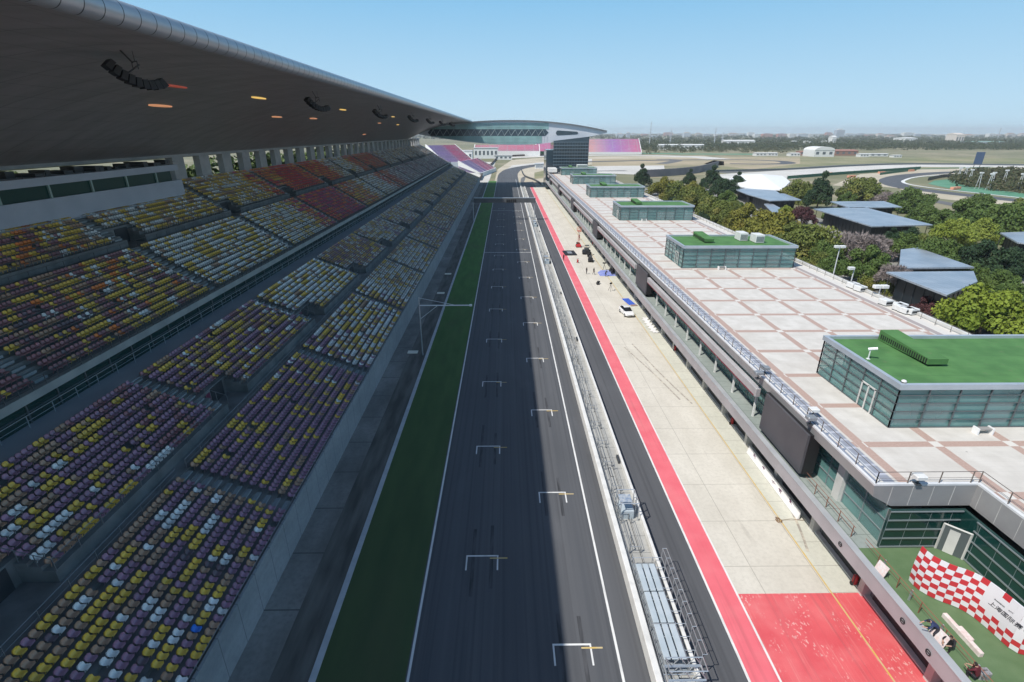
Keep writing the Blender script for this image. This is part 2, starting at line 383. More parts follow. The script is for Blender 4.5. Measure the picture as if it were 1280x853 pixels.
# rubber marks on the apron
sk = MB()
for (a, b) in (((918,500),(948,545)),((905,505),(925,545)),((905,512),(935,556)),((790,430),(865,505)),((780,434),(850,500)),((990,640),(1010,690))):
    p = [G(*a), G((a[0]+b[0])/2+R.uniform(-2,2),(a[1]+b[1])/2), G(*b)]; ribbon(sk, p, 0.22, 0.020)
mskd = mat('tyre rubber marks', (0.33,0.30,0.26), 0.9, c2=(0.56,0.51,0.42), scale=1.6, lo=0.45, hi=0.6); struct('tyre_mark', sk, mskd)
dr = MB(); dr.box(9.7,17.3,208.6,209.1,0.014,0.02); dr.box(7.6,8.9,208.6,209.1,0.014,0.02); 
# ---------------------------------------------------------------- grandstand
def parts(mb, name, m, parent, **k):
    """each piece of the builder becomes a part of its own"""
    for p_ in mb.pieces(): part(p_, name, m, parent, **k)
SY0, SY1 = -32, 372; SR0 = -60
stand = thing('grandstand', 'huge covered grandstand of coloured seats along the left of the straight', 'grandstand', (-30,0,0))
IO = Vector((30,0,0))   # parts are written in place and shifted back under the Empty
def part(mb, name, m, parent, **k):
    """build in place coordinates, parent under a thing that stands at an offset"""
    o = mb.build(name, m, None, **k); o.parent = parent
    p = parent; tot = Vector((0,0,0))
    while p: tot += p.location; p = p.parent
    o.location = -tot
    if any(abs(c) > 0 for c in tot): o.location = -tot
    return o
LA = [34.8+25.3*k for k in range(-2,14)]; LB = [43.9+25.0*k for k in range(-2,14)]; UA = [66-27*2+27*k for k in range(0,14)]
LA = [y for y in LA if y < SY1-2]; LB = [y for y in LB if y < SY1-4]; UA = [y for y in UA if y < SY1-8]
AW = 0.65
rowsF = [(-18.1-0.75*i, -18.1-0.75*(i+1), 3.3+0.315*i) for i in range(11)]
rowsG = [(-27.6-0.77*i, -27.6-0.77*(i+1), 7.7+0.31*i) for i in range(10)]
rowsU = [(-38.6-0.77*i, -38.6-0.77*(i+1), 13.2+0.46*i) for i in range(12)]
rowsV = [(-49.1-0.75*i, -49.1-0.75*(i+1), 19.6+0.455*i) for i in range(11)]
VIPY = 90
def cut(y0, y1, holes):
    segs = []; y = y0
    for a, b in sorted(holes):
        if a > y: segs.append((y, min(a, y1)))
        y = max(y, b)
    if y < y1: segs.append((y, y1))
    return segs
low = MB(); upp = MB()
vomG = [(y+AW+0.3, y+AW+4.4) for y in LB]; vomV = [(y+AW+0.3, y+AW+3.9) for y in UA]
for x0, x1, zz in rowsF: low.box(x1, x0, SY0, SY1, 1.0, zz)
low.box(-27.6,-26.35, SY0, SY1, 1.0, 6.8)
for i, (x0, x1, zz) in enumerate(rowsG):
    for a, b in cut(SY0, SY1, vomG if i < 3 else []): low.box(x1, x0, a, b, 5.2, zz)
    if i < 3:
        for a, b in vomG: low.box(x1, x0, a, b, 5.0, 6.8+0.002*i)
bw_ = MB(); bw_.box(-38.9,-35.3, SY0, SY1, 8.0, 10.75); part(bw_, 'rear_walkway', mat('smooth walkway', (0.27,0.29,0.325), 0.7, c2=(0.33,0.35,0.385), scale=0.25), stand)
fw_ = MB(); fw_.box(-18.1,-17.9, SY0, SY1, 0.0, 3.55)
for i, (x0, x1, zz) in enumerate(rowsU): upp.box(x1, x0, SY0, SY1, zz-1.2, zz)
upp.box(-49.1,-47.84, SY0, SY1, 17.4, 18.72)
for i, (x0, x1, zz) in enumerate(rowsV):
    for a, b in cut(SY0 if i < 7 else VIPY, SY1, vomV if i < 3 else []): upp.box(x1, x0, a, b, zz-2.2, zz)
    if i < 3:
        for a, b in vomV: upp.box(x1, x0, a, b, 16.5, 18.7+0.002*i)
fwm = m_apron('front wall concrete', (0.27,0.295,0.305), (0.38,0.40,0.41), 0, 90, 2.5, 0.05, (0.10,0.11,0.12)); part(fw_, 'front_wall', fwm, stand)
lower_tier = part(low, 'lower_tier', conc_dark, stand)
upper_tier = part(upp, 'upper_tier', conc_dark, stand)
# front slab of upper tier, glazed boxes below it
sb = MB(); sb.box(-38.6,-37.55,SY0,SY1,12.75,13.2); sb.box(-37.75,-37.55,SY0,SY1,13.2,13.45); part(sb, 'balcony_edge', mat('balcony concrete', (0.24,0.265,0.26), 0.8, c2=(0.31,0.335,0.325), scale=0.6), stand)
gb = MB(); gb.box(-38.9,-38.4,SY0,SY1,10.75,12.75); part(gb, 'glazed_boxes', glass_dark, stand)
gf = MB()
for y in np.arange(SY0, SY1, 3.1): gf.box(-38.4,-38.3,y,y+0.1,10.75,12.75)
gf.box(-38.4,-38.28,SY0,SY1,11.7,11.76); part(gf, 'window_frame', mull_dark, stand)
gr_ = MB(); gr_.box(-37.9,-37.86,SY0,SY1,11.75,11.8); gr_.box(-37.9,-37.86,SY0,SY1,11.3,11.33)
for y in np.arange(SY0, SY1, 2.5): gr_.box(-37.9,-37.86,y,y+0.05,10.75,11.8)
part(gr_, 'box_railing', steel, stand)
# aisle steps
ais = MB()
def steps(rows, ys, mb):
    for y in ys:
        mb.nxt()
        for x0, x1, zz in rows:
            h = rows[1][2]-rows[0][2]
            mb.box(x1, x1+0.36, y-AW, y+AW, zz, zz+h*0.5); mb.box(x1+0.36-0.04, x1+0.36, y-AW, y+AW, zz+h*0.5, zz+h*0.5+0.012)
steps(rowsF, LA, ais); steps(rowsG, LB, ais); steps(rowsU, UA, ais)
for y in UA: ais.nxt(); steps(rowsV if y > VIPY else rowsV[:7], [y], ais)
parts(ais, 'aisle_steps', mat('aisle concrete', (0.23,0.26,0.275), 0.85, c2=(0.29,0.32,0.33), scale=1.0), stand)
# vomitories: dark doorway walls
vm = MB(); vp = MB()
for a, b in vomG:
    vm.nxt(); vp.nxt(); vm.box(-29.95,-29.86,a+1.4,a+3.6,6.82,8.5); vp.box(-29.95,-29.85,a+0.4,a+1.2,7.4,8.3)
for a, b in vomV: vm.nxt(); vm.box(-51.4,-51.3,a+1.2,a+3.6,18.72,20.7)
parts(vm, 'tunnel_doorway', dark, stand)
parts(vp, 'tunnel_sign_panel', mat('dark magenta panel', (0.16,0.03,0.07), 0.6), stand)
# railings
rl = MB()
def rail_y(mb, x, z0, y0, y1, h=1.0, step=2.0, tilt=0.0, n=2, r=0.025):
    for k in range(n):
        f = 1-k/n; mb.bar((x+tilt*f, y0, z0+h*f), (x+tilt*f, y1, z0+h*f), r*(1 if k == 0 else 0.6))
    y = y0
    while y <= y1: mb.bar((x, y, z0), (x+tilt, y, z0+h), r*1.1); y += step
def rail_skip(mb, x, z0, holes, **k):
    for a, b in cut(SY0, SY1, holes): rail_y(mb, x, z0, a, b, **k)
part_r = MB(); rail_y(part_r, -18.0, 3.55, SY0, SY1, 0.45, 2.5, 0.0, 1); part(part_r, 'front_railing', mat('grey railing', (0.22,0.23,0.24), 0.5, 0.4), stand)
mr = MB(); rail_skip(mr, -27.55, 7.7, [(y-AW, y+AW+4.4) for y in LB], h=0.95, step=2.0)
for a, b in vomG:
    mr.bar((-27.5,a,8.6),(-30.6,a,9.7),0.03); mr.bar((-27.5,b,8.6),(-30.6,b,9.7),0.03); mr.bar((-30.7,a,9.75),(-30.7,b,9.75),0.03)
    for t in (0,0.33,0.66,1.0): mr.bar((-27.5-3.1*t,b,7.7+1.1*t),(-27.5-3.1*t,b,8.6+1.1*t),0.03); mr.bar((-27.5-3.1*t,a,7.7+1.1*t),(-27.5-3.1*t,a,8.6+1.1*t),0.03)
rail_skip(mr, -26.4, 6.8, [(y-AW, y+AW) for y in LA], h=0.9, step=2.2)
part(mr, 'walkway_railing', MATS['grey railing'], stand)
ur = MB(); rail_y(ur, -37.7, 13.2, SY0, SY1, 1.15, 1.25, 0.0, 2, 0.03)
rail_skip(ur, -49.05, 19.6, [(y-AW, y+AW+3.9) for y in UA], h=0.95, step=1.3, r=0.03)
rail_skip(ur, -47.9, 18.7, [(y-AW, y+AW) for y in UA], h=0.9, step=2.2)
part(ur, 'balcony_railing', mat('dark railing', (0.13,0.14,0.15), 0.45, 0.5), stand)
# hospitality box above the near upper rows
vb = MB(); vb.box(-59,-54.4,SY0,VIPY,21.5,25.15); vb.box(-59,-54.3,SY0,VIPY,26.7,27.6); vb.box(-59,-58.6,SY0,VIPY,25.15,26.7); vb.box(-54.4,-54.1,SY0,VIPY,22.0,25.2)
part(vb, 'hospitality_wall', mat('hospitality box cladding', (0.36,0.40,0.46), 0.6, c2=(0.41,0.45,0.51), scale=0.3), stand)
vg = MB(); vg.box(-54.6,-54.5,SY0,VIPY-2,25.15,26.7); part(vg, 'hospitality_window', mat('dark window strip', (0.008,0.05,0.042), 0.3, spec=0.15), stand)
vf = MB()
for y in np.arange(SY0+2, VIPY, 6.7): vf.nxt(); vf.box(-54.5,-54.3,y,y+0.25,25.15,26.7)
parts(vf, 'hospitality_frame', mat('pale green frame', (0.30,0.40,0.36), 0.5), stand)
vr = MB()
for k in range(26):
    y = 30+k*2.4; vr.box(-58,-55.5+R.uniform(-1,0.5),y,y+R.uniform(0.5,1.8),27.6,27.75+R.uniform(0.1,0.6))
rail_y(vr, -54.5, 27.6, SY0, VIPY, 0.5, 3, 0, 1)
part(vr, 'rooftop_equipment', dark_steel, stand)
# rear arcade wall
aw = MB(); aw.box(-58.6,-57.4,SY0,SY1,19,24.75); aw.box(-58.6,-57.6,SY0,SY1,28.45,29.0)
y = VIPY+4; 
while y < SY1-4: aw.nxt(); aw.box(-58.6,-57.4,y,y+3.4,24.7,28.45); y += 8.4
parts(aw, 'rear_arcade', mat('arcade concrete', (0.34,0.35,0.355), 0.8, c2=(0.42,0.43,0.43), scale=0.5), stand)
# end wall of the stand and seating underside
ew = MB(); ew.add([(-17.9,SY1,0),(-17.9,SY1,3.5),(-26.4,SY1,7),(-35.3,SY1,10.7),(-38.5,SY1,13.2),(-47.8,SY1,18.7),(-57.4,SY1,24.7),(-58.6,SY1,24.7),(-58.6,SY1,0)], [tuple(range(9))])
part(ew, 'end_wall', conc_light, stand)
# roof
soff = [(-20.0,37.72),(-22.5,37.75),(-26,37.7),(-30,37.35),(-34,36.75),(-38,35.9),(-42,34.85),(-46,33.6),(-50,32.2),(-54,30.5),(-58,28.7),(-64,27.9),(-73,30.5)]
RY1 = 328
rf = MB(); rf.extr(soff, SR0, RY1); part(rf, 'roof_soffit', soffit_m, stand, smooth=True)
rt = MB(); top = [(-20.0,38.8),(-28,40.3),(-40,41.3),(-55,40.5),(-73,36),(-73,30.5)]; rt.extr(top, SR0, RY1)
n = N(soffit_m); xx, yy_, zz_ = n.xyz()
jn_ = n.m('MAXIMUM', n.band(yy_, 5.4, 0.09), n.band(xx, 2.7, 0.06)); st_ = n.noise(0.35, 5, (0.6,1.6,1))
n.put(n.b.inputs['Base Color'], n.mix(n.m('MULTIPLY', jn_, 0.75), n.mix(n.ramp(st_, 0.35, 0.7), (0.36,0.35,0.35), (0.26,0.255,0.25)), (0.08,0.08,0.08)))
n_ = len(soff); rt.add([(x,RY1,z) for x,z in soff]+[(x,RY1,z) for x,z in top[::-1][1:]], [tuple(range(len(soff)+len(top)-1))])
part(rt, 'roof_top', metal_grey, stand)
m = tube_m; n = N(m); xx, yy_, zz_ = n.xyz()
n.put(n.b.inputs['Base Color'], n.mix(n.band(yy_, 1.35, 0.07), n.mix(n.noise(0.8,2), (0.34,0.36,0.39), (0.44,0.46,0.49)), (0.05,0.055,0.06)))
tb = MB(); tb.extr([(-20.3+0.64*cos(t), 38.25+0.64*sin(t)) for t in np.linspace(-pi*0.62, pi*0.62, 22)], SR0, RY1)
part(tb, 'roof_edge_tube', tube_m, stand, smooth=True)
# recessed lamps in the soffit
def soz(x):
    for (a, za), (b, zb) in zip(soff, soff[1:]):
        if b <= x <= a: return za+(zb-za)*(a-x)/(a-b), (zb-za)/(b-a)
lamp_px = [(198,132,'o'),(322,122,'y'),(345,146,'o'),(391,148,'o'),(428,137,'y'),(474,154,'o'),(491,146,'y'),(497,156,'y'),(455,168,'o'),(215,107,'r')]
lm = {'o': mat('orange lamp', (0.80,0.36,0.18), 0.5, emit=0.5), 'y': mat('yellow lamp', (0.90,0.58,0.16), 0.5, emit=0.75), 'r': mat('red lamp', (0.45,0.09,0.06), 0.5, emit=0.35)}
for px, py, c in lamp_px:
    best = None
    for xi in np.arange(-57, -21, 0.1):
        q = G(px, py, X=xi); s_ = soz(xi)
        d = abs(q.z-s_[0])
        if best is None or d < best[0]: best = (d, q, s_[1])
    q, sl_ = best[1], best[2]
    l = MB(); vs = []
    for k in range(18):
        t = 2*pi*k/18; dx = 0.26*cos(t); vs.append((q.x+dx, q.y+2.6*sin(t)*(1.0 if sin(t) > 0 else 0.7), soz(q.x)[0]+sl_*dx-0.10))
    n0 = len(vs); vs2 = [(a, b_, c_+0.14) for a, b_, c_ in vs]
    l.add(vs+vs2, [tuple(range(n0))]+[(k,(k+1)%n0,(k+1)%n0+n0,k+n0) for k in range(n0)])
    part(l, 'soffit_lamp', lm[c], stand)

# seats ------------------------------------------------------------
PAL = {'u':(0.03,0.22,0.75),'y':(0.80,0.52,0.07),'p':(0.37,0.20,0.285),'b':(0.46,0.28,0.18),'w':(0.80,0.80,0.78),'m':(0.35,0.15,0.165),'r':(0.68,0.04,0.035),'o':(0.80,0.23,0.04),'g':(0.55,0.05,0.17),'d':(0.16,0.11,0.13)}
def prob(tier, block, y, i):
    if tier == 'L':
        if y < 27: return 'yyyyppppbbbbbwwwd'
        if y < 36: return 'yyypppppppbbbw'
        if block == 'F': 
            if y < 52: return 'ppppppppppppyyybp'
            if y < 62: return 'ppppppyyyybbww'
            if y < 90: return 'wwwwyyybbpw'
        else:
            if y < 46: return 'ppppmmmmpppmybb'
            if y < 68: return 'ppppyyyybbbmw'
            if y < 95: return 'wwwwwbyyyw'
            if y < 122: return 'bbbyypppww'
        if y < 130: return 'wwwwbbyyw'
        if y < 185: return 'bbyppwwyw'
        return 'wwyybbywbyp'
    if block == 'U':
        if y < 48: return 'mmmmmmmmmdyyb'
        if y < 66: return 'mmmbbyyyyow'
        if y < 114: return 'wwwwwbyyyyw'
        if y < 122: return 'gggrooy'
        if y < 146: return 'ggggggpproo' if (y-120)/26 > 0.35-0.02*i else 'oogrryg'
        if y < 166: return 'ooogbyyw'
        if y < 192: return 'wwwwwby'
        if y < 212: return 'ooorrwb'
        return 'pppwwwbb'
    if y < 60: return 'yyyyyoommmbw'
    if y < 114: return 'wwwyyyybb'
    if y < 130: return 'oooorryyg'
    if y < 142: return 'rrrrrrog'
    if y < 165: return 'ooooorrry'
    if y < 190: return 'wwwwwyyb'
    if y < 228: return 'ooobbrrr'
    if y < 232: return 'ppp'
    return 'wwwbbydw'
def seat_template(near):
    vs = []; fs = []
    # pan: from x=0 (rear) to 0.42 (front)
    if near:
        us = [0.0, 0.07, 0.21, 0.33, 0.38]; zs = [0.44, 0.405, 0.41, 0.435, 0.41]
        wd = [0.175, 0.20, 0.21, 0.205, 0.18]
        for x, zq, wq in zip(us, zs, wd):
            for t in (-1, -0.8, 0, 0.8, 1): vs.append((x, t*wq, zq+(0.035 if abs(t) == 1 else 0.0)))
        for a in range(4):
            for b in range(4): fs.append((a*5+b, a*5+b+1, a*5+b+6, a*5+b+5))
        o = len(vs)
        hs = [0.44, 0.50, 0.59, 0.67, 0.70]; xs = [0.02, -0.03, -0.06, -0.08, -0.085]; wd = [0.175, 0.20, 0.205, 0.185, 0.13]
        for zq, x, wq in zip(hs, xs, wd):
            for t in (-1, -0.7, 0, 0.7, 1): vs.append((x+(0.05 if abs(t) == 1 else 0.015 if t else 0), t*wq, zq))
        for a in range(4):
            for b in range(4): fs.append((o+a*5+b, o+a*5+b+1, o+a*5+b+6, o+a*5+b+5))
        # skirt under the front lip, back thickness
        o = len(vs); vs += [(0.38,-0.18,0.41),(0.38,0.18,0.41),(0.36,0.18,0.34),(0.36,-0.18,0.34)]; fs.append((o,o+1,o+2,o+3))
        o = len(vs)
        for zq, x, wq in ((0.40,-0.04,0.175),(0.58,-0.085,0.205),(0.70,-0.10,0.13)): vs += [(x,-wq,zq),(x,wq,zq)]
        fs += [(o,o+1,o+3,o+2),(o+2,o+3,o+5,o+4)]
        # bracket
        o = len(vs); vs += [(0.05,-0.03,0.0),(0.05,0.03,0.0),(0.12,0.03,0.40),(0.12,-0.03,0.40)]; fs.append((o,o+1,o+2,o+3))
    else:
        vs = [(0,-0.2,0.43),(0,0.2,0.43),(0.38,0.2,0.42),(0.38,-0.2,0.42),(-0.085,-0.17,0.71),(-0.085,0.17,0.71),(0.37,-0.19,0.33),(0.37,0.19,0.33)]
        fs = [(0,1,2,3),(0,1,5,4),(3,2,7,6)]
    return np.array(vs), fs
allseats = []   # (X,Y,Z,colour,tier)
def fill(rows, tier, block, aisles, vom, ymin=SY0):
    ys = np.arange(SY0+0.3, SY1-0.5, 0.5)
    for i, (x0, x1, zz) in enumerate(rows):
        rr = random.Random(hash((tier, block, i)) % 99991 if False else (ord(tier)*131+ord(block)*17+i)); last = None
        for y in ys:
            if y < ymin: continue
            if any(abs(y-a) < AW+0.22 for a in aisles): continue
            if i < 3 and any(a-0.25 < y < b+0.25 for a, b in vom): continue
            pr = prob(tier, block, y+rr.uniform(-3,3), i)
            c = last if (last and last in pr and rr.random() < 0.30) else rr.choice(pr)
            last = c
            wx, wy, _w = P(x1+0.24, y, zz+0.5)
            if block == 'G' and i == 0 and 183 < wx < 224 and 560 < wy < 600: c = 'w'
            if block == 'F' and abs(wx-243) < 5 and abs(wy-781) < 5: c = 'u'
            if rr.random() < 0.012: continue
            allseats.append((x1+0.24, float(y)+rr.uniform(-0.012,0.012), zz, c, tier))
fill(rowsF, 'L', 'F', LA, []); fill(rowsG, 'L', 'G', LB, vomG)
fill(rowsU, 'U', 'U', UA, []); fill(rowsV[:7], 'U', 'V', UA, vomV); fill(rowsV[7:], 'U', 'W', UA, [], VIPY+0.5)
def shown(s):
    px, py, zc = P(s[0], s[1], s[2]+0.5); return zc > 1 and -10 < px < 1290 and -10 < py < 865
vis = []
for s in allseats:
    px, py, zc = P(s[0], s[1], s[2]+0.5)
    if zc > 1 and -25 < px < 1300 and py < 880: vis.append((zc, s))
vis.sort(key=lambda q: q[0])
near100 = [s for zc, s in vis if 3 < P(s[0],s[1],s[2])[0] < 1270 and 5 < P(s[0],s[1],s[2]+0.4)[1] < 845][:100]
nearset = set(id(s) for s in near100)
seat_mat = bpy.data.materials.new('seat plastic'); seat_mat.use_nodes = True
n = N(seat_mat); at_ = n.nd('ShaderNodeAttribute', attribute_name='seat_colour'); n.xyz()
f_ = n.noise(2.3, 3); n.put(n.b.inputs['Base Color'], n.mix(n.m('MULTIPLY', n.ramp(f_, 0.35, 0.7), 0.35), at_.outputs['Color'], (0.16,0.16,0.16)))
n.b.inputs['Roughness'].default_value = 0.5
def seat_mass(tier, parent):
    V = []; Fc = []; C = []; o = 0
    for near in (True, False):
        tv, tf = seat_template(near)
        sel = [s for zc, s in vis if s[4] == tier and id(s) not in nearset and ((zc < 95) == near)]
        if not sel: continue
        base = np.array([(s[0], s[1], s[2]) for s in sel])
        pv = (tv[None]+base[:, None]).reshape(-1, 3); V.append(pv)
        rr = random.Random(5)
        cc = np.array([(*[min(1, c*k_) for c in PAL[s[3]]], 1) for s in sel for k_ in (rr.uniform(0.82,1.15),)])
        C.append(np.repeat(cc, len(tv), 0))
        for k in range(len(sel)):
            ofs = o+k*len(tv)
            Fc += [tuple(i+ofs for i in f) for f in tf]
        o += len(pv)
    me = bpy.data.meshes.new('seat'); me.from_pydata(np.concatenate(V).tolist(), [], Fc)
    me.polygons.foreach_set('use_smooth', [True]*len(me.polygons))
    a = me.color_attributes.new('seat_colour', 'FLOAT_COLOR', 'POINT'); a.data.foreach_set('color', np.concatenate(C).astype(np.float32).ravel())
    me.materials.append(seat_mat); ob = bpy.data.objects.new('seat', me); COL.objects.link(ob)
    ob.parent = parent; ob['kind'] = 'stuff'
seat_me = {}
def one_seat(s, parent):
    if s[3] not in seat_me:
        tv, tf = seat_template(True); me = bpy.data.meshes.new('seat'); me.from_pydata(tv.tolist(), [], tf)
        me.polygons.foreach_set('use_smooth', [True]*len(me.polygons))
        a = me.color_attributes.new('seat_colour', 'FLOAT_COLOR', 'POINT'); a.data.foreach_set('color', list((*PAL[s[3]], 1))*len(tv))
        me.materials.append(seat_mat); seat_me[s[3]] = me
    o = bpy.data.objects.new('seat', seat_me[s[3]]); COL.objects.link(o); o.parent = parent; o.location = (s[0], s[1], s[2])
seat_mass('L', lower_tier); seat_mass('U', upper_tier)
for s in near100: one_seat(s, lower_tier if s[4] == 'L' else upper_tier)

# loudspeakers hung from the soffit
def speaker(X, Y, Z, label):
    t = thing('loudspeaker', label, 'loudspeaker', (X,Y,Z), -0.6, 'loudspeaker arrays under the grandstand roof')
    mb = MB()
    for k in range(9):   # curved line array: cabinets along a banana arc in Y
        a = -0.75+k*0.165
        yc = 2.5*sin(a)+0.3; zc = -2.5*cos(a)+2.1-0.22*yc
        u = Vector((0,cos(a),sin(a))); wv = Vector((0,-sin(a),cos(a)))
        c = Vector((0,yc,zc)); vs = []
        for dx in (-0.42,0.42):
            for du, dw in ((-0.2,-0.3),(0.2,-0.3),(0.16,0.3),(-0.16,0.3)): vs.append(c+u*du+wv*dw+Vector((dx,0,0)))
        mb.add(vs, [(0,1,2,3),(7,6,5,4),(0,4,5,1),(1,5,6,2),(2,6,7,3),(3,7,4,0)])
    mb.build('cabinet_array', black, t)
    fr = MB(); top_ = soz(X)[0]-Z
    fr.bar((0,-0.3,0.2),(0,0.5,0.75),0.05); fr.bar((-0.4,0.2,0.4),(-0.4,0.2,0.9),0.03); fr.bar((0.4,0.2,0.4),(0.4,0.2,0.9),0.03); fr.bar((-0.4,0.2,0.9),(0.4,0.2,0.9),0.04)
    fr.bar((0,0.1,0.8),(0,-0.5,top_),0.06); fr.bar((0.1,0.2,0.9),(0.1,0.2,top_),0.02)
    fr.build('hanger', dark_steel, t)
SPK = [(168,95,'largest black curved loudspeaker array, hanging nearest under the grandstand roof'),(396,131,'second black loudspeaker array from the left under the grandstand roof'),(475,143,'third black loudspeaker array from the left under the roof'),(516,149,'fourth loudspeaker array along the roof underside'),(537.5,152,'fifth small loudspeaker array far along the roof'),(553,154.5,'sixth tiny loudspeaker array far along the roof'),(565,156,'last visible loudspeaker array near the far roof end')]
for px, py, lb in SPK:
    q = G(px, py, X=-26); speaker(-26, q.y, min(q.z, 36.3), lb)

# ---------------------------------------------------------------- pit building
pit = thing('pit_building', 'long pit building with paved roof deck, garages and balconies right of the pit lane', 'building', (40,100,0))
EY = 326; NY = 28.6
ps = MB()
b = MB(); b.box(24.2,24.62,Y0,EY,4.25,5.35)
part(b, 'balcony_parapet', mat('balcony fascia', (0.34,0.335,0.35), 0.5, 0.1, c2=(0.42,0.41,0.43), scale=0.35), pit)
b = MB(); b.box(24.16,24.66,Y0,EY,5.35,5.43); part(b, 'parapet_coping', mat('pale coping', (0.40,0.42,0.44), 0.5, 0.2, c2=(0.47,0.49,0.50), scale=0.6), pit)
b = MB(); b.box(24.62,33,Y0,EY,4.3,4.9); part(b, 'balcony_floor', m_apron('balcony tiles', (0.25,0.29,0.27), (0.33,0.37,0.345), 0, 1.4, 1.4, 0.05, (0.12,0.14,0.13), stains=False), pit)
b = MB(); b.box(27.4,54.6,Y0,EY,0,4.3); part(b, 'garage_wall', mat('garage wall', (0.24,0.25,0.26), 0.8, c2=(0.30,0.31,0.31), scale=0.5), pit)
b = MB(); gd = MB(); pr_ = MB()
y = Y0+1.5
while y < EY-6:
    gd.nxt(); pr_.nxt(); gd.box(27.3,27.39,y+0.5,y+6.1,0.05,3.9)
    pr_.box(26.7,27.38,y-0.25,y+0.25,0,4.25);
    y += 6.7
parts(gd, 'garage_door', mat('dark shutter', (0.05,0.055,0.06), 0.6, 0.2, c2=(0.08,0.08,0.085), scale=0.4), pit); parts(pr_, 'garage_pier', conc_light, pit)
part(MB().box(26.9,27.35,Y0,EY,0.0,0.14), 'kerb', white_paint, pit)
# set-back suite glazing with mullions
b = MB(); b.box(26.95,27.1,NY,EY,4.9,7.9); part(b, 'suite_glazing', glass_pav, pit)
b = MB(); b.box(29.5,30,NY+0.8,EY,4.9,8.15); part(b, 'suite_interior', mat('suite interior', (0.20,0.21,0.21), 0.8, c2=(0.30,0.28,0.26), scale=0.5), pit)
b = MB(); y = NY
while y < EY: b.box(26.88,26.95,y,y+0.07,4.9,7.9); y += 2.2
for zq in (5.9,6.9): b.box(26.86,26.95,NY,EY,zq,zq+0.06)
part(b, 'suite_mullion', mull, pit)
SC = [(36.0,43.4)]+[(88.2+53.2*k, 95.6+53.2*k) for k in range(5)]
for k, (a, c) in enumerate(SC):
    o = part(MB().box(24.95,25.15,a,c,5.45,9.25), 'video_screen', screen_m, pit)
    part(MB().box(25.15,26.1,a-0.1,c+0.15,5.45,9.3), 'screen_housing', black, pit)
cn = MB(); rt_ = MB(); cs = MB()
edges = []
prev = 45.2
for a, c in SC[1:]: edges.append((prev, a-0.6)); prev = c+1.6
edges.append((prev, EY-6))
for a, c in edges:
    part(MB().bbox(24.9,25.42,a,c,7.9,8.8,0.05), 'canopy', mat('canopy panel', (0.40,0.39,0.40), 0.5, 0.1, c2=(0.47,0.46,0.465), scale=0.5), pit)
    part(MB().box(24.86,24.9,a+0.3,c-0.3,7.88,8.0), 'red_trim', mat('dark red trim', (0.17,0.025,0.04), 0.6), pit)
    y = a+1.2; 
    while y < c-0.5: cs.nxt(); cs.box(25.7,25.88,y,y+0.2,4.9,8.3); y += 5.3
    # banners and rails inside
parts(cs, 'balcony_column', white_paint, pit)
b = MB(); b.bar((25.3,NY+0.4,5.9),(25.3,35.5,5.9),0.025); b.bar((25.3,NY+0.4,5.5),(25.3,35.5,5.5),0.018)
for y in np.arange(NY+0.6,35.5,1.6): b.bar((25.3,y,4.9),(25.3,y,5.92),0.03)
part(b, 'balcony_railing', rust_rail, pit)
b = MB(); b.box(26.6,27.1,33.1,33.9,4.9,8.6); part(b, 'entrance_pillar', conc_light, pit)
# roof slab: slanted fascia, soffit and deck
fas = MB()
fas.extr([(25.3,9.93),(25.42,9.05),(26.9,8.2),(27.1,8.2)], NY, EY); fas.add([(25.3,NY,9.93),(25.42,NY,9.05),(26.9,NY,8.2),(32.5,NY,8.2),(32.5,NY,9.93)], [(0,1,2,3,4)])
fas.add([(32.5,NY,9.93),(32.5,NY,8.2),(32.5,Y0,8.2),(32.5,Y0,9.93)], [(0,1,2,3)]); fas.add([(27.1,NY,8.2),(54,NY,8.2),(54,EY,8.2),(27.1,EY,8.2)], [(0,1,2,3)])
fas.add([(32.5,NY,8.2),(54,NY,8.2),(54,Y0,8.2),(32.5,Y0,8.2)], [(0,1,2,3)])
fas.box(54.4,54.78,Y0,EY,4.3,9.9)
part(fas, 'roof_fascia', mat('roof fascia', (0.30,0.30,0.305), 0.5, 0.15, c2=(0.36,0.36,0.36), scale=0.4), pit)
fj = MB()
for x in np.arange(26.6,32.4,1.45): fj.box(x,x+0.03,NY-0.012,NY,8.25,9.85)
for y in np.arange(Y0,NY,1.45): fj.box(32.49-0.0,32.488,y,y+0.03,8.25,9.85)
part(fj, 'fascia_joint', conc_light, pit)
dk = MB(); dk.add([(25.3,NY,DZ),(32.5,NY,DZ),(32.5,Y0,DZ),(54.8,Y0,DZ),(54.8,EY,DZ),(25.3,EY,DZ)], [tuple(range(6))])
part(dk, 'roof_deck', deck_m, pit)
b = MB(); b.box(25.28,25.5,NY-0.02,EY,9.93,10.08); b.box(25.85,26.1,NY+0.6,EY,DZ+0.0,DZ+0.06); b.box(25.5,32.7,NY-0.02,NY+0.2,9.93,10.08); b.box(32.48,32.7,Y0,NY-0.02,9.93,10.08)
part(b, 'deck_coping', mat('white coping', (0.58,0.60,0.62), 0.6, c2=(0.68,0.69,0.70), scale=0.8), pit)
b = MB(); b.box(54.4,54.8,Y0,EY,DZ,10.45); part(b, 'rear_parapet', conc_light, pit)
b = MB()
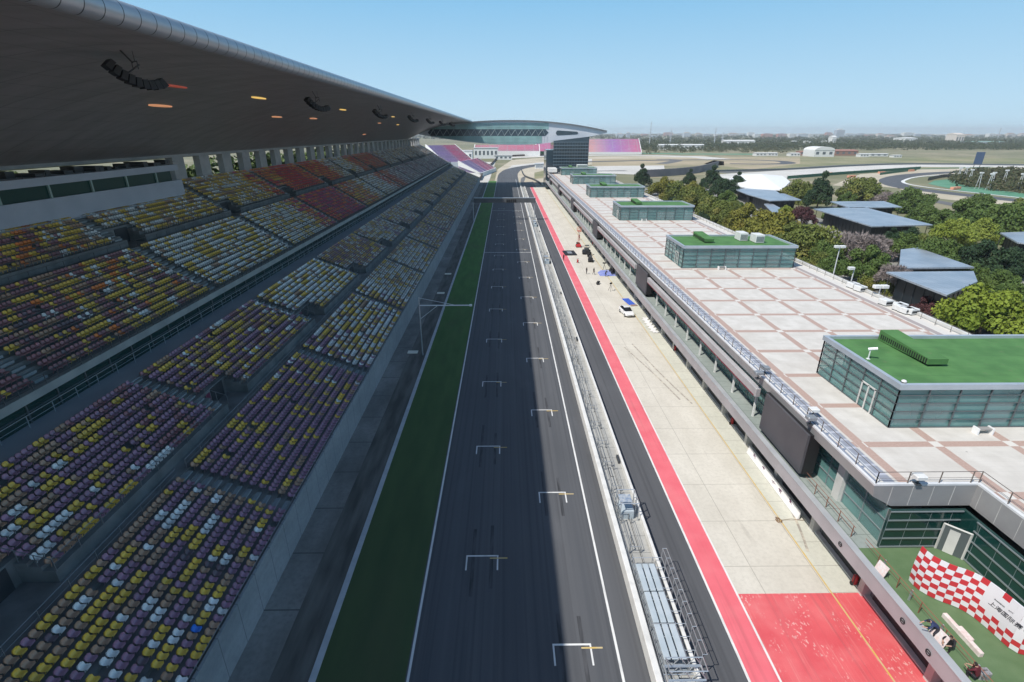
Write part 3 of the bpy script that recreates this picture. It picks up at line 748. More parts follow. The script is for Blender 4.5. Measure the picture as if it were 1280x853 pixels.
for (p, q) in (((25.42,NY+0.1),(25.42,EY)),((25.42,NY+0.1),(32.6,NY+0.1)),((32.6,NY+0.1),(32.6,2))):
    p = Vector((*p,0)); q = Vector((*q,0)); Ln = (q-p).length; d = (q-p)/Ln
    for hz in (1.0,): b.bar(p+Vector((0,0,DZ+hz)), q+Vector((0,0,DZ+hz)), 0.03)
    b.bar(p+Vector((0,0,DZ+0.5)), q+Vector((0,0,DZ+0.5)), 0.015)
    s_ = 0
    while s_ < Ln: pp = p+d*s_; b.bar(pp+Vector((0,0,10.05)), pp+Vector((0,0,DZ+1.0)), 0.035); s_ += 2.2
part(b, 'deck_railing', mat('bronze railing', (0.20,0.17,0.15), 0.4, 0.5), pit)
b = MB(); b.box(25.52,25.55,NY+0.3,EY,10.06,10.2)
for y in np.arange(NY+2,EY,2.2): b.box(25.6,25.84,y-0.06,y+0.06,10.0,10.12)
part(b, 'cable_tray', mat('bluish steel', (0.33,0.38,0.48), 0.45, 0.4), pit)
# terrace at the near end
part(MB().box(24.66,31.9,Y0,28.05,4.9,4.94), 'terrace_carpet', terrace_green, pit)
b = MB(); b.box(26.6,31.95,28.1,28.3,4.94,8.2); b.box(31.75,31.95,Y0,28.1,4.94,8.2); part(b, 'terrace_glazing', glass_dark, pit)
b = MB()
for zq in (5.0,5.75,6.55,7.35,8.1):
    b.box(26.6,31.7,28.02,28.1,zq,zq+0.08); b.box(31.67,31.75,Y0,27.0,zq,zq+0.08)
for x in np.arange(26.6,31,1.45): b.box(x,x+0.02,28.08,28.1,4.94,8.2)
for y in np.arange(Y0,27,1.45): b.box(31.73,31.75,y,y+0.02,4.94,8.2)
part(b, 'glazing_bar', mull, pit)
b = MB(); b.add([(30.6,28.0,4.95),(31.65,26.9,4.95),(31.65,26.9,7.1),(30.6,28.0,7.1)], [(0,1,2,3)]); part(b, 'terrace_door', mull_dark, pit)
b = MB(); b.bar((30.6,27.98,4.95),(30.6,27.98,7.2),0.07); b.bar((31.63,26.9,4.95),(31.63,26.9,7.2),0.07); b.bar((30.6,27.98,7.15),(31.63,26.9,7.15),0.08)
b.add([(30.85,27.7,4.96),(31.25,27.28,4.96),(31.25,27.28,6.9),(30.85,27.7,6.9)], [(0,1,2,3)]); part(b, 'door_frame', conc_light, pit)
b = MB(); b.bar((25.4,Y0,5.85),(25.4,28.0,5.85),0.03); b.bar((25.4,Y0,5.55),(25.4,28.0,5.55),0.015)
for y in np.arange(-2,28,1.9): b.bar((25.4,y,4.94),(25.4,y,5.87),0.03)
part(b, 'terrace_railing', rust_rail, pit)
b = MB()
for y in np.arange(4,28,2.45):
    b.nxt(); b.box(25.45,25.55,y,y+0.08,4.94,5.8)
parts(b, 'railing_stay', steel, pit)
b = MB()
for y in (G(1050,683,X=24.2).y, G(1127,781,X=24.2).y, G(1160,818,X=24.2).y):
    b.nxt()
    for k in range(12):
        t0_, t1_ = 2*pi*k/12, 2*pi*(k+1)/12; b.bar((24.16,y+0.17*cos(t0_),4.8+0.17*sin(t0_)),(24.16,y+0.17*cos(t1_),4.8+0.17*sin(t1_)),0.03)
    b.bar((24.16,y-0.17,4.8),(24.16,y+0.17,4.8),0.03)
parts(b, 'wall_fan', black, pit)
# white printed boards hung below the parapet beside the apron
pb = MB(); pbm = MB()
bt = thing('printed_board_row', 'row of white printed boards leaning along the garage front below the screen', 'sign', (26.3,31,0))
YB0, YB1 = G(1008,650,0).y, G(948,566,0).y
b = MB(); b.add([(26.2,YB0,0.05),(26.2,YB1,0.05),(26.4,YB1,0.9),(26.4,YB0,0.9),(26.42,YB0,0.05),(26.42,YB1,0.05)], [(0,1,2,3),(4,5,2,3),(0,3,4),(1,5,2)])
part(b, 'board', white_plastic, bt)
b = MB()
for y in [YB0+(YB1-YB0)*q_ for q_ in (0.15,0.32,0.45,0.66,0.85)]:
    zq = 0.45+R.uniform(0,0.3); xq = 26.2+0.2*(zq-0.05)/0.85-0.015
    for k in range(5): b.bar((xq,y+R.uniform(-0.35,0.35),zq+R.uniform(-0.2,0.2)),(xq,y+R.uniform(-0.35,0.35),zq+R.uniform(-0.2,0.25)),0.03)
part(b, 'emblem', mat('board print', (0.12,0.05,0.10), 0.6), bt)

# ---------------------------------------------------------------- rooftop pavilions
ac_white = mat('white air unit', (0.70,0.71,0.70), 0.5, c2=(0.62,0.63,0.62), scale=2)
def pavilion(y0, label, near=False):
    x0, x1, y1 = 31.3, 51.4, y0+10.5
    t = thing('rooftop_pavilion', label, 'pavilion', (x0,y0,DZ), 0, 'glass pavilions on the pit building roof')
    part(MB().box(x0+0.12,x1-0.12,y0+0.12,y1-0.12,DZ+0.03,DZ+3.62), 'glass_wall', glass_pav, t)
    part(MB().box(x0+1.6,x1-1.6,y0+2.2,y1-1.6,DZ+0.02,DZ+3.5), 'inner_core', mat('pavilion interior', (0.30,0.28,0.29), 0.8, c2=(0.55,0.52,0.50), scale=0.35, lo=0.45, hi=0.55), t)
    f = MB(); fb_ = MB(); fl_ = MB(); fr_ = MB()
    nx = 8
    for k in range(nx+1):
        x = x0+(x1-x0-0.1)*k/nx
        f.box(x,x+0.08,y0,y0+0.1,DZ,DZ+3.6); fb_.box(x,x+0.08,y1-0.1,y1,DZ,DZ+3.6)
    for k in range(6):
        y = y0+(y1-y0-0.1)*k/5
        fl_.box(x0,x0+0.1,y,y+0.08,DZ,DZ+3.6); fr_.box(x1-0.1,x1,y,y+0.08,DZ,DZ+3.6)
    for zq in (0.02,0.75,1.5,2.25,2.95):
        f.box(x0-0.02,x1+0.02,y0-0.02,y0+0.08,DZ+zq,DZ+zq+0.045); fl_.box(x0-0.02,x0+0.08,y0+0.08,y1,DZ+zq,DZ+zq+0.045); fb_.box(x0+0.1,x1-0.1,y1-0.08,y1+0.02,DZ+zq,DZ+zq+0.045)
        fr_.box(x1-0.08,x1+0.02,y0+0.08,y1,DZ+zq,DZ+zq+0.045)
    for q_ in (f, fb_, fl_, fr_): part(q_, 'mullion', mull_dark, t)
    bl = MB()
    for k in range(nx):
        if (k*7+int(y0)) % 5 < 3: x = x0+(x1-x0)*k/nx; bl.box(x+0.2,x+(x1-x0)/nx-0.1,y0+0.3,y0+0.36,DZ+0.1,DZ+2.2)
    part(bl, 'blind', mat('grey blind', (0.52,0.48,0.49), 0.8), t)
    part(MB().box(x0,x1,y0,y1,DZ+3.6,DZ+3.72), 'roof_turf', turf, t)
    p = MB()
    for a in ((x0-0.12,x1+0.12,y0-0.12,y0+0.22),(x0-0.12,x1+0.12,y1-0.22,y1+0.12)): p.box(*a,DZ+3.55,DZ+4.0)
    for a in ((x0-0.12,x0+0.22,y0+0.22,y1-0.22),(x1-0.22,x1+0.12,y0+0.22,y1-0.22)): p.box(*a,DZ+3.55,DZ+4.0)
    part(p, 'roof_edge', mat('bluish roof edge', (0.40,0.45,0.50), 0.4, 0.3, c2=(0.46,0.51,0.56), scale=0.5), t)
    dxx = x0+5.0
    d = MB(); d.add([(dxx,y1-0.4,DZ+3.75),(dxx+1.7,y1-0.4,DZ+3.75),(dxx+1.7,y1-0.4,DZ+4.75),(dxx,y1-0.4,DZ+4.75),(dxx,y0+3.8,DZ+3.95),(dxx+1.7,y0+3.8,DZ+3.95),(dxx+1.7,y0+3.8,DZ+4.45),(dxx,y0+3.8,DZ+4.45)],
                  [(0,1,2,3),(7,6,5,4),(0,3,7,4),(1,5,6,2),(3,2,6,7),(0,4,5,1)])
    part(d, 'turf_duct', turf, t)
    g = MB(); 
    for k in range(22):
        y = y0+4.0+k*0.27; g.box(dxx-0.03,dxx,y,y+0.12,DZ+3.95,DZ+4.4)
    part(g, 'duct_louvre', black, t)
    dr_ = MB()
    ydoor = y0+2.3
    for k in range(3): dr_.box(x0-0.05,x0+0.02,ydoor+k*0.85,ydoor+k*0.85+0.12,DZ,DZ+2.3)
    dr_.box(x0-0.05,x0+0.02,ydoor,ydoor+1.82,DZ+2.2,DZ+2.32); part(dr_, 'door_frame', conc_light, t)
    return t
PLAB = ['largest green roofed glass pavilion at the right edge, nearest the camera','second glass pavilion on the roof deck, two white air units on its turf','third glass pavilion back on the roof deck with green turf top','fourth glass pavilion back along the roof deck','fifth glass pavilion, second before the dark tower','last glass pavilion right in front of the dark tower']
for k, lb in enumerate(PLAB): pavilion(35.9+53.4*k, lb)
def acunit(x, y, z, w_, d_, h_, label, rz=0):
    t = thing('air_conditioner', label, 'air unit', (x,y,z), rz)
    MB().bbox(-w_/2,w_/2,-d_/2,d_/2,0.1,h_,0.05).build('casing', ac_white, t)
    g = MB()
    for k in range(8): zq = 0.25+k*(h_-0.5)/8; g.box(-w_/2+0.1,w_/2-0.1,-d_/2-0.02,-d_/2,zq,zq+0.05)
    g.build('grille', dark_steel, t)
    f = MB()
    for s1 in (-1,1):
        for s2 in (-1,1): f.box(s1*(w_/2-0.1)-0.05,s1*(w_/2-0.1)+0.05,s2*(d_/2-0.1)-0.05,s2*(d_/2-0.1)+0.05,0,0.1)
    f.build('foot', dark_steel, t)
p = G(926,303,13.7); acunit(44.2, 96.0, 13.72, 1.5, 2.4, 1.5, 'left one of two tall white air units on the second pavilion roof')
acunit(46.3, 94.0, 13.72, 1.6, 2.4, 1.5, 'right one of two tall white air units on the second pavilion roof')
p = G(1226,541,10); 
def bench(x, y, label):
    t = thing('white_bench', label, 'bench', (x,y,DZ))
    MB().box(-0.55,0.55,-0.2,0.2,0.42,0.5).build('seat', mat('bench seat', (0.30,0.29,0.28), 0.7), t)
    f = MB()
    for s in (-1,1): f.box(s*0.6-0.06,s*0.6+0.06,-0.28,0.28,0,0.56)
    f.build('frame', white_plastic, t)
bench(p.x, p.y-0.1, 'small white framed bench on the deck in front of the largest pavilion')
p = G(902,337,10); bench(p.x, p.y, 'small white bench on the deck before the second pavilion')
p = G(805,276.5,10); bench(p.x, p.y, 'tiny white bench on the deck before the third pavilion')
def cctv(x, y, z, label, h=0.9):
    t = thing('security_camera', label, 'security camera', (x,y,z))
    MB().bar((0,0,0),(0,0,h),0.05).bar((0,0,h),(0.15,-0.1,h+0.1),0.05).box(-0.12,0.12,-0.12,0.12,0,0.05).build('post', white_plastic, t)
    MB().bar((-0.15,0.1,h+0.02),(0.42,-0.25,h+0.22),0.13,8).build('housing', white_plastic, t)
p = G(1085,449,13.72); cctv(p.x,p.y,13.72,'white security camera on a short post on the near pavilion turf')
t = thing('dome_camera', 'small white dome camera on the near corner of the largest pavilion', 'security camera', (31.75,36.3,14.0))
mb = MB(); 
for k in range(5):
    a0, a1 = k*pi/10, (k+1)*pi/10; mb.bar((0,0,0.16*sin(a0)+0.05),(0,0,0.16*sin(a1)+0.05),0.2*cos(a0),10,0.2*cos(a1)+0.001)
mb.build('dome', ac_white, t); MB().bar((0,0,-0.02),(0,0,0.05),0.22,10).build('base', black, t)
def fixture(x, y, z, label, wht=True):
    t = thing('floodlight', label, 'floodlight', (x,y,z))
    MB().bar((0,0,0),(0,0,0.55),0.05).bar((-0.25,0,0.55),(0.25,0,0.55),0.04).box(-0.2,0.2,-0.2,0.2,0,0.06).build('bracket', dark_steel, t)
    MB().bbox(-0.38,0.38,-0.3,0.3,0.5,0.78,0.05).build('lamp_head', ac_white if wht else metal_grey, t)
p = G(1014,520,10.1); fixture(p.x+0.1, p.y, 10.08, 'white floodlight head clamped to the deck railing above the screen')
p = G(1010,524,10.1); fixture(p.x-0.3, p.y-0.8, 10.08, 'smaller floodlight beside the white one on the deck railing', False)
p = G(953,468,10.1); fixture(p.x+0.3, p.y+0.2, 10.08, 'dark round floodlight at the deck railing beyond the screen', False)
p = G(946,471,10.1); fixture(p.x-0.1, p.y-0.4, 10.08, 'grey floodlight head leaning out at the deck railing', False)
p = G(1150,608,10.1); fixture(p.x, NY+0.0, 10.08, 'white floodlight on the deck edge over the terrace')
k = 0
for (px, py, lb) in ((858,390,'far rail'),):
    pass
print('seats', len(allseats), 'visible', len(vis))
# ---------------------------------------------------------------- pit wall
pw = thing('pit_wall', 'long white pit wall with paved walkway between the track and the pit lane', 'wall', (10.5,100,0))
part(MB().bbox(9.15,9.6,Y0,338,0,1.15,0.05), 'track_side_wall', mat('whitewashed wall', (0.70,0.70,0.68), 0.65, c2=(0.56,0.56,0.54), scale=1.3, lo=0.45, hi=0.8), pw)
part(MB().bbox(11.85,12.1,Y0,338,0,0.95,0.03), 'pit_side_wall', MATS['whitewashed wall'], pw)
wk = m_apron('walkway paving', (0.33,0.33,0.31), (0.43,0.43,0.405), 0, 1.1, 1.9, 0.05, (0.12,0.12,0.12))
part(MB().box(9.6,11.85,Y0,338,0.0,0.45), 'walkway', wk, pw)
mb = MB(); rail_y(mb, 9.75, 0.45, Y0, 338, 0.95, 2.4, -0.1, 2, 0.022); part(mb, 'fence_rail', steel, pw)
mb = MB()
for k in range(34):
    y = R.uniform(8,150); x = R.uniform(10.0,11.4); l = R.uniform(0.8,3.5)
    mb.bar((x,y,0.47),(x+0.05,y+l,0.47),0.025); mb.bar((x,y,0.47),(x-R.uniform(-0.5,0.5),y,0.47),0.025)
for y0_, y1_ in ((Y0,338),): mb.bar((10.9,y0_,0.475),(10.9,y1_,0.475),0.02); 
part(mb, 'cable', black, pw)
mb = MB(); y = 10
while y < 330: mb.box(11.6,11.83,y,y+1.2,0.45,0.6+0.25*R.random()); y += R.uniform(18,40)
part(mb, 'equipment_box', dark_steel, pw)
a = G(852,815,z=2.6); c = G(786,683,z=2.6)
ya, yb = a.y, c.y
st = thing('pit_stand', 'light blue-grey steel pit stand with truss frame, nearest on the pit wall', 'pit stand', (10.8,(ya+yb)/2,0.45))
fr = MB()
for zq in (0.75,1.42): fr.bar((9.85,ya,zq),(9.85,yb,zq),0.03); fr.bar((11.45,ya,zq),(11.45,yb,zq),0.03)
for zq in (1.5,2.35): fr.bar((12.15,ya,zq),(12.15,yb,zq),0.03)
fr.bar((12.45,ya,2.35),(12.45,yb,2.35),0.03)
nb = 9
for k in range(nb+1):
    y = ya+(yb-ya)*k/nb
    fr.bar((9.85,y,0.45),(9.85,y,1.5),0.035); fr.bar((11.45,y,0.45),(11.45,y,1.5),0.035); fr.bar((12.15,y,0.1),(12.15,y,2.35),0.03); fr.bar((12.15,y,2.35),(12.45,y,2.35),0.025)
    fr.bar((9.85,y,1.42),(12.15,y,1.42),0.03)
for xx0, xx1, z_a, z_b in ((9.85,12.2,0.55,1.25),(9.85,12.2,1.35,2.1)):
    for yy in (ya, ya-0.9):
        fr.bar((xx0,yy,z_a),(xx1,yy,z_a),0.045); fr.bar((xx0,yy,z_b),(xx1,yy,z_b),0.045)
        for k in range(5): x0 = xx0+k*0.47; fr.bar((x0,yy,z_a if k%2 else z_b),(x0+0.47,yy,z_b if k%2 else z_a),0.035)
    for x in (xx0, xx1): fr.bar((x,ya-0.9,z_a),(x,ya,z_a),0.04); fr.bar((x,ya-0.9,z_b),(x,ya,z_b),0.04)
part(fr, 'truss_frame', steel, st)
panel_m = mat('blue-grey panel', (0.42,0.49,0.53), 0.5, 0.1, c2=(0.50,0.56,0.60), scale=0.8)
for x0, x1 in ((9.92,10.35),(10.45,10.85),(10.95,11.38)):
    yy = ya+0.3; 
    for q in range(3): l = (yb-ya-0.9)/3; part(MB().bbox(x0,x1,yy,yy+l-0.12,1.46,1.56+0.03*(q%2),0.03), 'roof_panel', panel_m, st); yy += l
part(MB().box(9.9,11.4,ya,yb,0.75,0.82), 'platform', mat('platform deck', (0.22,0.25,0.27), 0.6, c2=(0.30,0.33,0.35), scale=2), st)
lf = MB()
for k, yy in enumerate(np.arange(yb+1.5, 120, 3.9)):
    lf.nxt(); x0 = 9.9 if k % 2 else 10.05
    lf.bar((x0,yy,0.47),(x0,yy,1.45),0.045); lf.bar((x0+0.9,yy,0.47),(x0+0.9,yy,1.1),0.045); lf.bar((x0,yy,1.4),(x0,yy+3.4,1.4),0.04); lf.bar((x0,yy+3.4,0.47),(x0,yy+3.4,1.45),0.045)
    lf.bar((x0,yy,1.0),(x0,yy+3.4,1.0),0.02); lf.bar((x0,yy,1.1),(x0+0.9,yy,1.1),0.04); lf.bar((x0+0.9,yy,1.1),(x0+0.9,yy+3.4,1.1),0.02); lf.bar((x0+0.9,yy+3.4,0.47),(x0+0.9,yy+3.4,1.1),0.045)
parts(lf, 'equipment_rack', mat('grey rack steel', (0.28,0.30,0.32), 0.5, 0.4), pw)
# smaller pit stands further on
def ministand(y, ln, label):
    t = thing('timing_stand', label, 'pit stand', (10.8,y,0.45))
    f = MB()
    for x in (-0.8,0.8):
        for yy in (0,ln/2,ln): f.bar((x,yy,0),(x,yy,1.9),0.05)
        f.bar((x,0,1.9),(x,ln,1.9),0.05)
    f.bar((-0.8,0,1.9),(0.8,0,1.9),0.05); f.bar((-0.8,ln,1.9),(0.8,ln,1.9),0.05)
    f.build('frame', dark_steel if y > 60 else steel, t)
    MB().bbox(-0.7,0.5,0.2,ln-0.2,0.0,0.9,0.04).build('desk', panel_m, t)
    MB().box(-0.85,0.2,0.1,ln*0.6,1.95,2.0).build('roof_panel', mat('blue striped roof', (0.20,0.26,0.36), 0.6, c2=(0.45,0.48,0.5), scale=3), t)
ministand(G(785,645,1).y, 1.9, 'small steel timing stand with blue striped roof just beyond the large pit stand')
ministand(G(672,282,1).y, 5.0, 'dark timing stand on the pit wall closest to the gantry')
ministand(G(683,328,1).y, 2.5, 'dark frame stand on the pit wall nearest the black mat')
# gantry over track
t = thing('start_gantry', 'dark grey start light gantry spanning the straight', 'gantry', (0,207,0))
part(MB().box(-12.6,11.6,206.4,207.6,6.9,8.6), 'beam', mat('gantry cladding', (0.085,0.09,0.095), 0.5, 0.2, c2=(0.11,0.115,0.12), scale=0.4), t)
part(MB().box(-12.6,11.6,206.35,207.65,8.6,8.72), 'top_rail', steel, t)
for x in (-12.9, 11.3): part(MB().bbox(x-0.12,x+0.12,206.8,207.2,0,6.9,0.03), 'post', steel, t)
b = MB()
for k in range(5): b.nxt(); b.bbox(0.2+k*0.8,0.8+k*0.8,206.1,206.38,7.0,8.2,0.03)
parts(b, 'light_box', black, t)
# start flag platform and small white boards at the pit wall
t = thing('camera_boom', 'thin white boom arm on a post over the green verge', 'camera boom', (-13.2,74,0))
b = MB(); q0 = Vector((-13.2,74,0)); b.bar(q0, q0+Vector((0,0,9.5)), 0.12, 6, 0.09); part(b, 'post', steel, t)
b = MB(); ztop = 8.2; e_ = Vector((-5.2,74,ztop)); s0 = Vector((-13.2,74,ztop)); b.bar(s0, e_, 0.09); b.bar(s0+Vector((0,0,1.2)), s0+Vector((5.6,0,0)), 0.03); b.bar((-13.2,74,ztop-2.2), s0+Vector((2.8,0,0)), 0.04)
part(b, 'arm', white_plastic, t); part(MB().bbox(-5.6,-5.2,73.85,74.15,ztop-0.12,ztop+0.15,0.03), 'camera_head', white_plastic, t)
# added pale panels stand in for reflected light patches on the shaded service road
for (px, py, lb) in ((516,441,'light patch panel lying on the service road, nearest the camera'),(551,367,'small light patch panel on the service road beside the boom post'),(560,343,'farthest light patch panel on the service road')):
    q = G(px,py,0.0); t = thing('light_patch', lb, 'board', (q.x,q.y,0.0))
    MB().bbox(-0.8,0.8,-0.55,0.55,0.05,0.14,0.02).build('panel', mat('light patch panel', (0.75,0.72,0.62), 0.5), t)
    f = MB(); f.box(-0.7,-0.6,-0.5,0.5,0,0.05); f.box(0.6,0.7,-0.5,0.5,0,0.05); f.build('batten', dark_steel, t)

# ---------------------------------------------------------------- wing building and tower at the far end
wb = thing('wing_building', 'lens shaped silver building spanning the track at the far end of the straight', 'building', (2,356,0))
WX0, WX1, WY0, WY1 = -58, 62.5, 341, 371
def wtop(x): t_ = (x-4)/(58.5 if x > 4 else 62); return 38.9-6.0*abs(t_)**2.1
def wbot(x): t_ = (x-6)/(56.5 if x > 6 else 64); return 25.1+7.0*abs(t_)**1.7
xs = np.linspace(WX0, WX1, 48); sh = MB()
vs = []; 
for y in (WY0, WY1):
    vs += [(x, y, wtop(x)) for x in xs]; vs += [(x, y, min(wbot(x), wtop(x)-0.05)) for x in xs]
n_ = len(xs); fs = []
for k in range(n_-1):
    fs += [(k,k+1,k+1+n_,k+n_),(2*n_+k,2*n_+k+n_,2*n_+k+1+n_,2*n_+k+1),(k,k+2*n_,k+1+2*n_,k+1),(n_+k,n_+k+1,3*n_+k+1,3*n_+k)]
fs += [(0,n_,3*n_,2*n_),(n_-1,3*n_-1,4*n_-1,2*n_-1)]
sh.add(vs, fs); part(sh, 'shell', mat('silver shell', (0.60,0.62,0.66), 0.45, 0.1, c2=(0.66,0.68,0.72), scale=0.1), wb)
rb = MB(); vs = []
for y in (WY0-1.2, WY1+1): vs += [(x, y, wtop(x)+0.03) for x in xs]+[(x, y, wtop(x)+0.5) for x in xs]
fs = []
for k in range(n_-1): fs += [(k,k+1,k+1+n_,k+n_),(n_+k,n_+k+1,3*n_+k+1,3*n_+k),(2*n_+k,2*n_+k+n_,2*n_+k+1+n_,2*n_+k+1),(k,2*n_+k,2*n_+k+1,k+1)]
rb.add(vs, fs); part(rb, 'roof_rim', mat('rim metal', (0.20,0.21,0.22), 0.5, 0.2), wb)
def face(x0, x1, f0, f1, y, name, m, nn=30, rnd=0):
    mb = MB(); X_ = np.linspace(x0, x1, nn); vs = []
    for x in X_:
        a_, b_ = f0(x), f1(x); sh_ = 0
        if rnd and x > x1-rnd: sh_ = (b_-a_)/2*(1-sqrt(max(0,1-((x-x1+rnd)/rnd)**2)))
        if rnd and x < x0+rnd: sh_ = (b_-a_)/2*(1-sqrt(max(0,1-((x0+rnd-x)/rnd)**2)))
        vs += [(x,y,a_+sh_),(x,y,b_-sh_),(x,y+0.12,b_-sh_),(x,y+0.12,a_+sh_)]
    fs = []
    for k in range(nn-1):
        o = 4*k
        for q in range(4): fs.append((o+q,o+(q+1)%4,o+4+(q+1)%4,o+4+q))
    fs += [(0,1,2,3),(4*nn-4,4*nn-3,4*nn-2,4*nn-1)]
    mb.add(vs, fs); return part(mb, name, m, wb)
GX0, GX1 = -48, 26.5
face(GX0, GX1, lambda x: 34.2, lambda x: min(wtop(x)-0.35, 37.8), WY0-0.12, 'upper_glazing', glass_wing)
face(GX0, GX1, lambda x: 30.3, lambda x: 34.2, WY0-0.10, 'dark_glazing', glass_tower, 40, 2.0)
face(-44, 22.5, lambda x: max(wbot(x)+0.35, 25.6), lambda x: 30.3, WY0-0.12, 'lower_glazing', glass_wing)
face(31, 45, lambda x: 30.6+0.05*(x-31), lambda x: 33.6-0.06*(x-31), WY0-0.12, 'end_window', glass_tower, 26, 1.5)
tr = MB(); x = GX0+1
while x < GX1-4: tr.bar((x,WY0-0.2,30.5),(x+2.6,WY0-0.2,34.0),0.14); tr.bar((x+2.6,WY0-0.2,34.0),(x+4.2,WY0-0.2,30.5),0.08); x += 4.2
part(tr, 'truss', mat('truss steel', (0.34,0.42,0.44), 0.5, 0.2), wb)
gl = MB(); x = GX0
while x < GX1: gl.box(x,x+0.12,WY0-0.16,WY0-0.12,34.2,min(wtop(x)-0.4,37.7)); gl.box(x,x+0.12,WY0-0.16,WY0-0.12,max(wbot(x)+0.45,25.7),30.3); x += 1.6
for zq in (26.8,28.6,35.4,36.6): gl.box(-40,20,WY0-0.17,WY0-0.12,zq,zq+0.1)
part(gl, 'glazing_bar', mull, wb)
tw = thing('glass_tower', 'dark blue glass tower carrying the right half of the wing building', 'building', (38,350,0))
for (x0,x1,y0,y1,z1,nm) in ((29.5,51.3,337,360,27.5,'tower_block'),(25.2,29.5,338,358,22.3,'stair_block')): part(MB().box(x0,x1,y0,y1,0,z1), nm, glass_tower, tw)
part(MB().add([(29.5,337,27.5),(51.3,337,27.5),(51.3,337,30.0),(29.5,337,27.6),(29.5,360,27.5),(51.3,360,27.5),(51.3,360,30.0),(29.5,360,27.6)],[(0,1,2,3),(4,7,6,5),(1,5,6,2),(3,2,6,7),(0,3,7,4)]), 'sloped_top', glass_tower, tw)
tb_ = MB()
for k in range(9): zq = 11.5+k*1.9; tb_.box(29.4,51.4,336.7,336.99,zq,zq+0.35)
parts(tb_, 'floor_band', mat('floor band', (0.14,0.19,0.23), 0.4, 0.2), tw)
tv = MB()
for k in range(14): x = 29.8+k*1.62; tv.box(x,x+0.1,336.9,336.98,10,27)
part(tv, 'tower_mullion', mull_dark, tw)
part(MB().box(26,31,325,336.5,10.02,12.2), 'entrance_block', white_paint, tw)
for o_ in (wb, tw):
    kf = 0.962; o_.location = Vector((0,0,H))+kf*(o_.location-Vector((0,0,H))); o_.scale = (kf,)*3
# small service huts at the deck end
acunit(44, 311, 13.72, 6, 4, 1.6, 'wide pale plant unit on the roof of the pavilion nearest the tower')

# ---------------------------------------------------------------- terrace: banner, plank, people
chk_r = mat('banner red', (0.55,0.035,0.045), 0.6); chk_w = mat('banner white', (0.74,0.72,0.75), 0.6)
bn = thing('chequered_banner_wall', 'wavy red and white chequered banner wall with white lettering panel on the green terrace', 'banner', (28,23,4.94))
base = [(26.55,25.25),(26.62,24.5),(27.2,23.75),(28.0,23.2),(28.45,22.5),(28.68,21.4),(28.8,20.45),(29.1,20.05),(29.7,19.9),(30.2,19.5),(30.1,18.9),(29.4,18.45),(28.95,17.8),(28.9,16.8),(29.1,15.5),(29.4,13.0)]
base = [(x+0.12, y-0.1) for x, y in base]
bl_ = smooth_line(base, 10)
seg = [0]
for a, c in zip(bl_, bl_[1:]): seg.append(seg[-1]+(c-a).length)
def onb(s_):
    for k in range(len(seg)-1):
        if seg[k+1] >= s_: f = (s_-seg[k])/(seg[k+1]-seg[k]); return bl_[k].lerp(bl_[k+1], f)
    return bl_[-1]
CW = 0.40; NR = 8; HB = 2.9; ncol = int(seg[-1]/CW)
mb = MB()
for c in range(ncol):
    s0_ = c*CW
    for r in range(NR):
        a0, a1 = onb(s0_), onb(s0_+CW); z0_, z1_ = 4.94+0.05+HB*r/NR, 4.94+0.05+HB*(r+1)/NR
        inwhite = 9 <= c < 19 and 3 <= r
        red = (c+r) % 2 == 1
        if inwhite: red = (r == NR-1 and c % 3 == 2)
        mb.cur = 0 if red else 1
        lift = lambda z_: Vector((-0.10*sin((z_-4.94)/HB*pi), 0, 0))
        d = (a1-a0).normalized(); nrm = Vector((-d.y, d.x, 0))*-0.06
        A, B, Cc, D_ = [v+Vector((0,0,zz))+lift(zz) for v, zz in ((a0,z0_),(a1,z0_),(a1,z1_),(a0,z1_))]
        mb.add([A,B,Cc,D_,A+nrm,B+nrm,Cc+nrm,D_+nrm], [(0,1,2,3),(4,7,6,5)]+([(3,2,6,7)] if r == NR-1 else [])+([(0,4,5,1)] if r == 0 else []))
o = part(mb, 'banner_panel', [chk_r, chk_w], bn)
def text_mesh(txt, size, m, parent, name, loc, rot, shear=0.0, ext=0.005):
    cu = bpy.data.curves.new('lettering', 'FONT'); cu.body = txt; cu.size = size; cu.extrude = ext; cu.shear = shear; cu.align_x = 'LEFT'
    ob = bpy.data.objects.new('lettering', cu); COL.objects.link(ob)
    dg = bpy.context.evaluated_depsgraph_get(); me = bpy.data.meshes.new_from_object(ob.evaluated_get(dg)); 
    bpy.data.objects.remove(ob); me.materials.clear(); me.materials.append(m)
    o = bpy.data.objects.new(name, me); COL.objects.link(o); o.parent = parent; o.rotation_euler = rot
    p_ = parent; tot = Vector((0,0,0))
    while p_: tot += p_.location; p_ = p_.parent
    o.location = Vector(loc)-tot; return o
ink = mat('banner lettering', (0.03,0.03,0.04), 0.6)
def on_banner(txt, s0_, s1_, z_, size, name, shear):
    a_, b_ = onb(s0_), onb(s1_); d_ = (b_-a_).normalized(); out = Vector((d_.y, -d_.x, 0))
    text_mesh(txt, size, ink, bn, name, a_+out*0.17+Vector((0,0,z_)), (pi/2,0,atan2(d_.y,d_.x)), shear)
LC = 0.36
for k, ch in enumerate('上海国际赛车场'): on_banner(ch, 3.95+k*LC, 3.95+(k+1)*LC, 6.62, LC*1.0, 'banner_letter', 0.25)
sp = 4.15
for wd_ in ('SHANGHAI', 'INTERNATIONAL', 'CIRCUIT'):
    L_ = len(wd_)*0.083; on_banner(wd_, sp, sp+L_, 7.12, 0.115, 'small_word', 0.0); sp += L_+0.1
fb = MB()
for s_ in np.arange(0.5, seg[-1], 1.2): q = onb(s_); fb.nxt(); fb.bar((q.x+0.35,q.y+0.1,4.94),(q.x+0.12,q.y+0.02,7.6),0.03)
parts(fb, 'support_strut', dark_steel, bn)
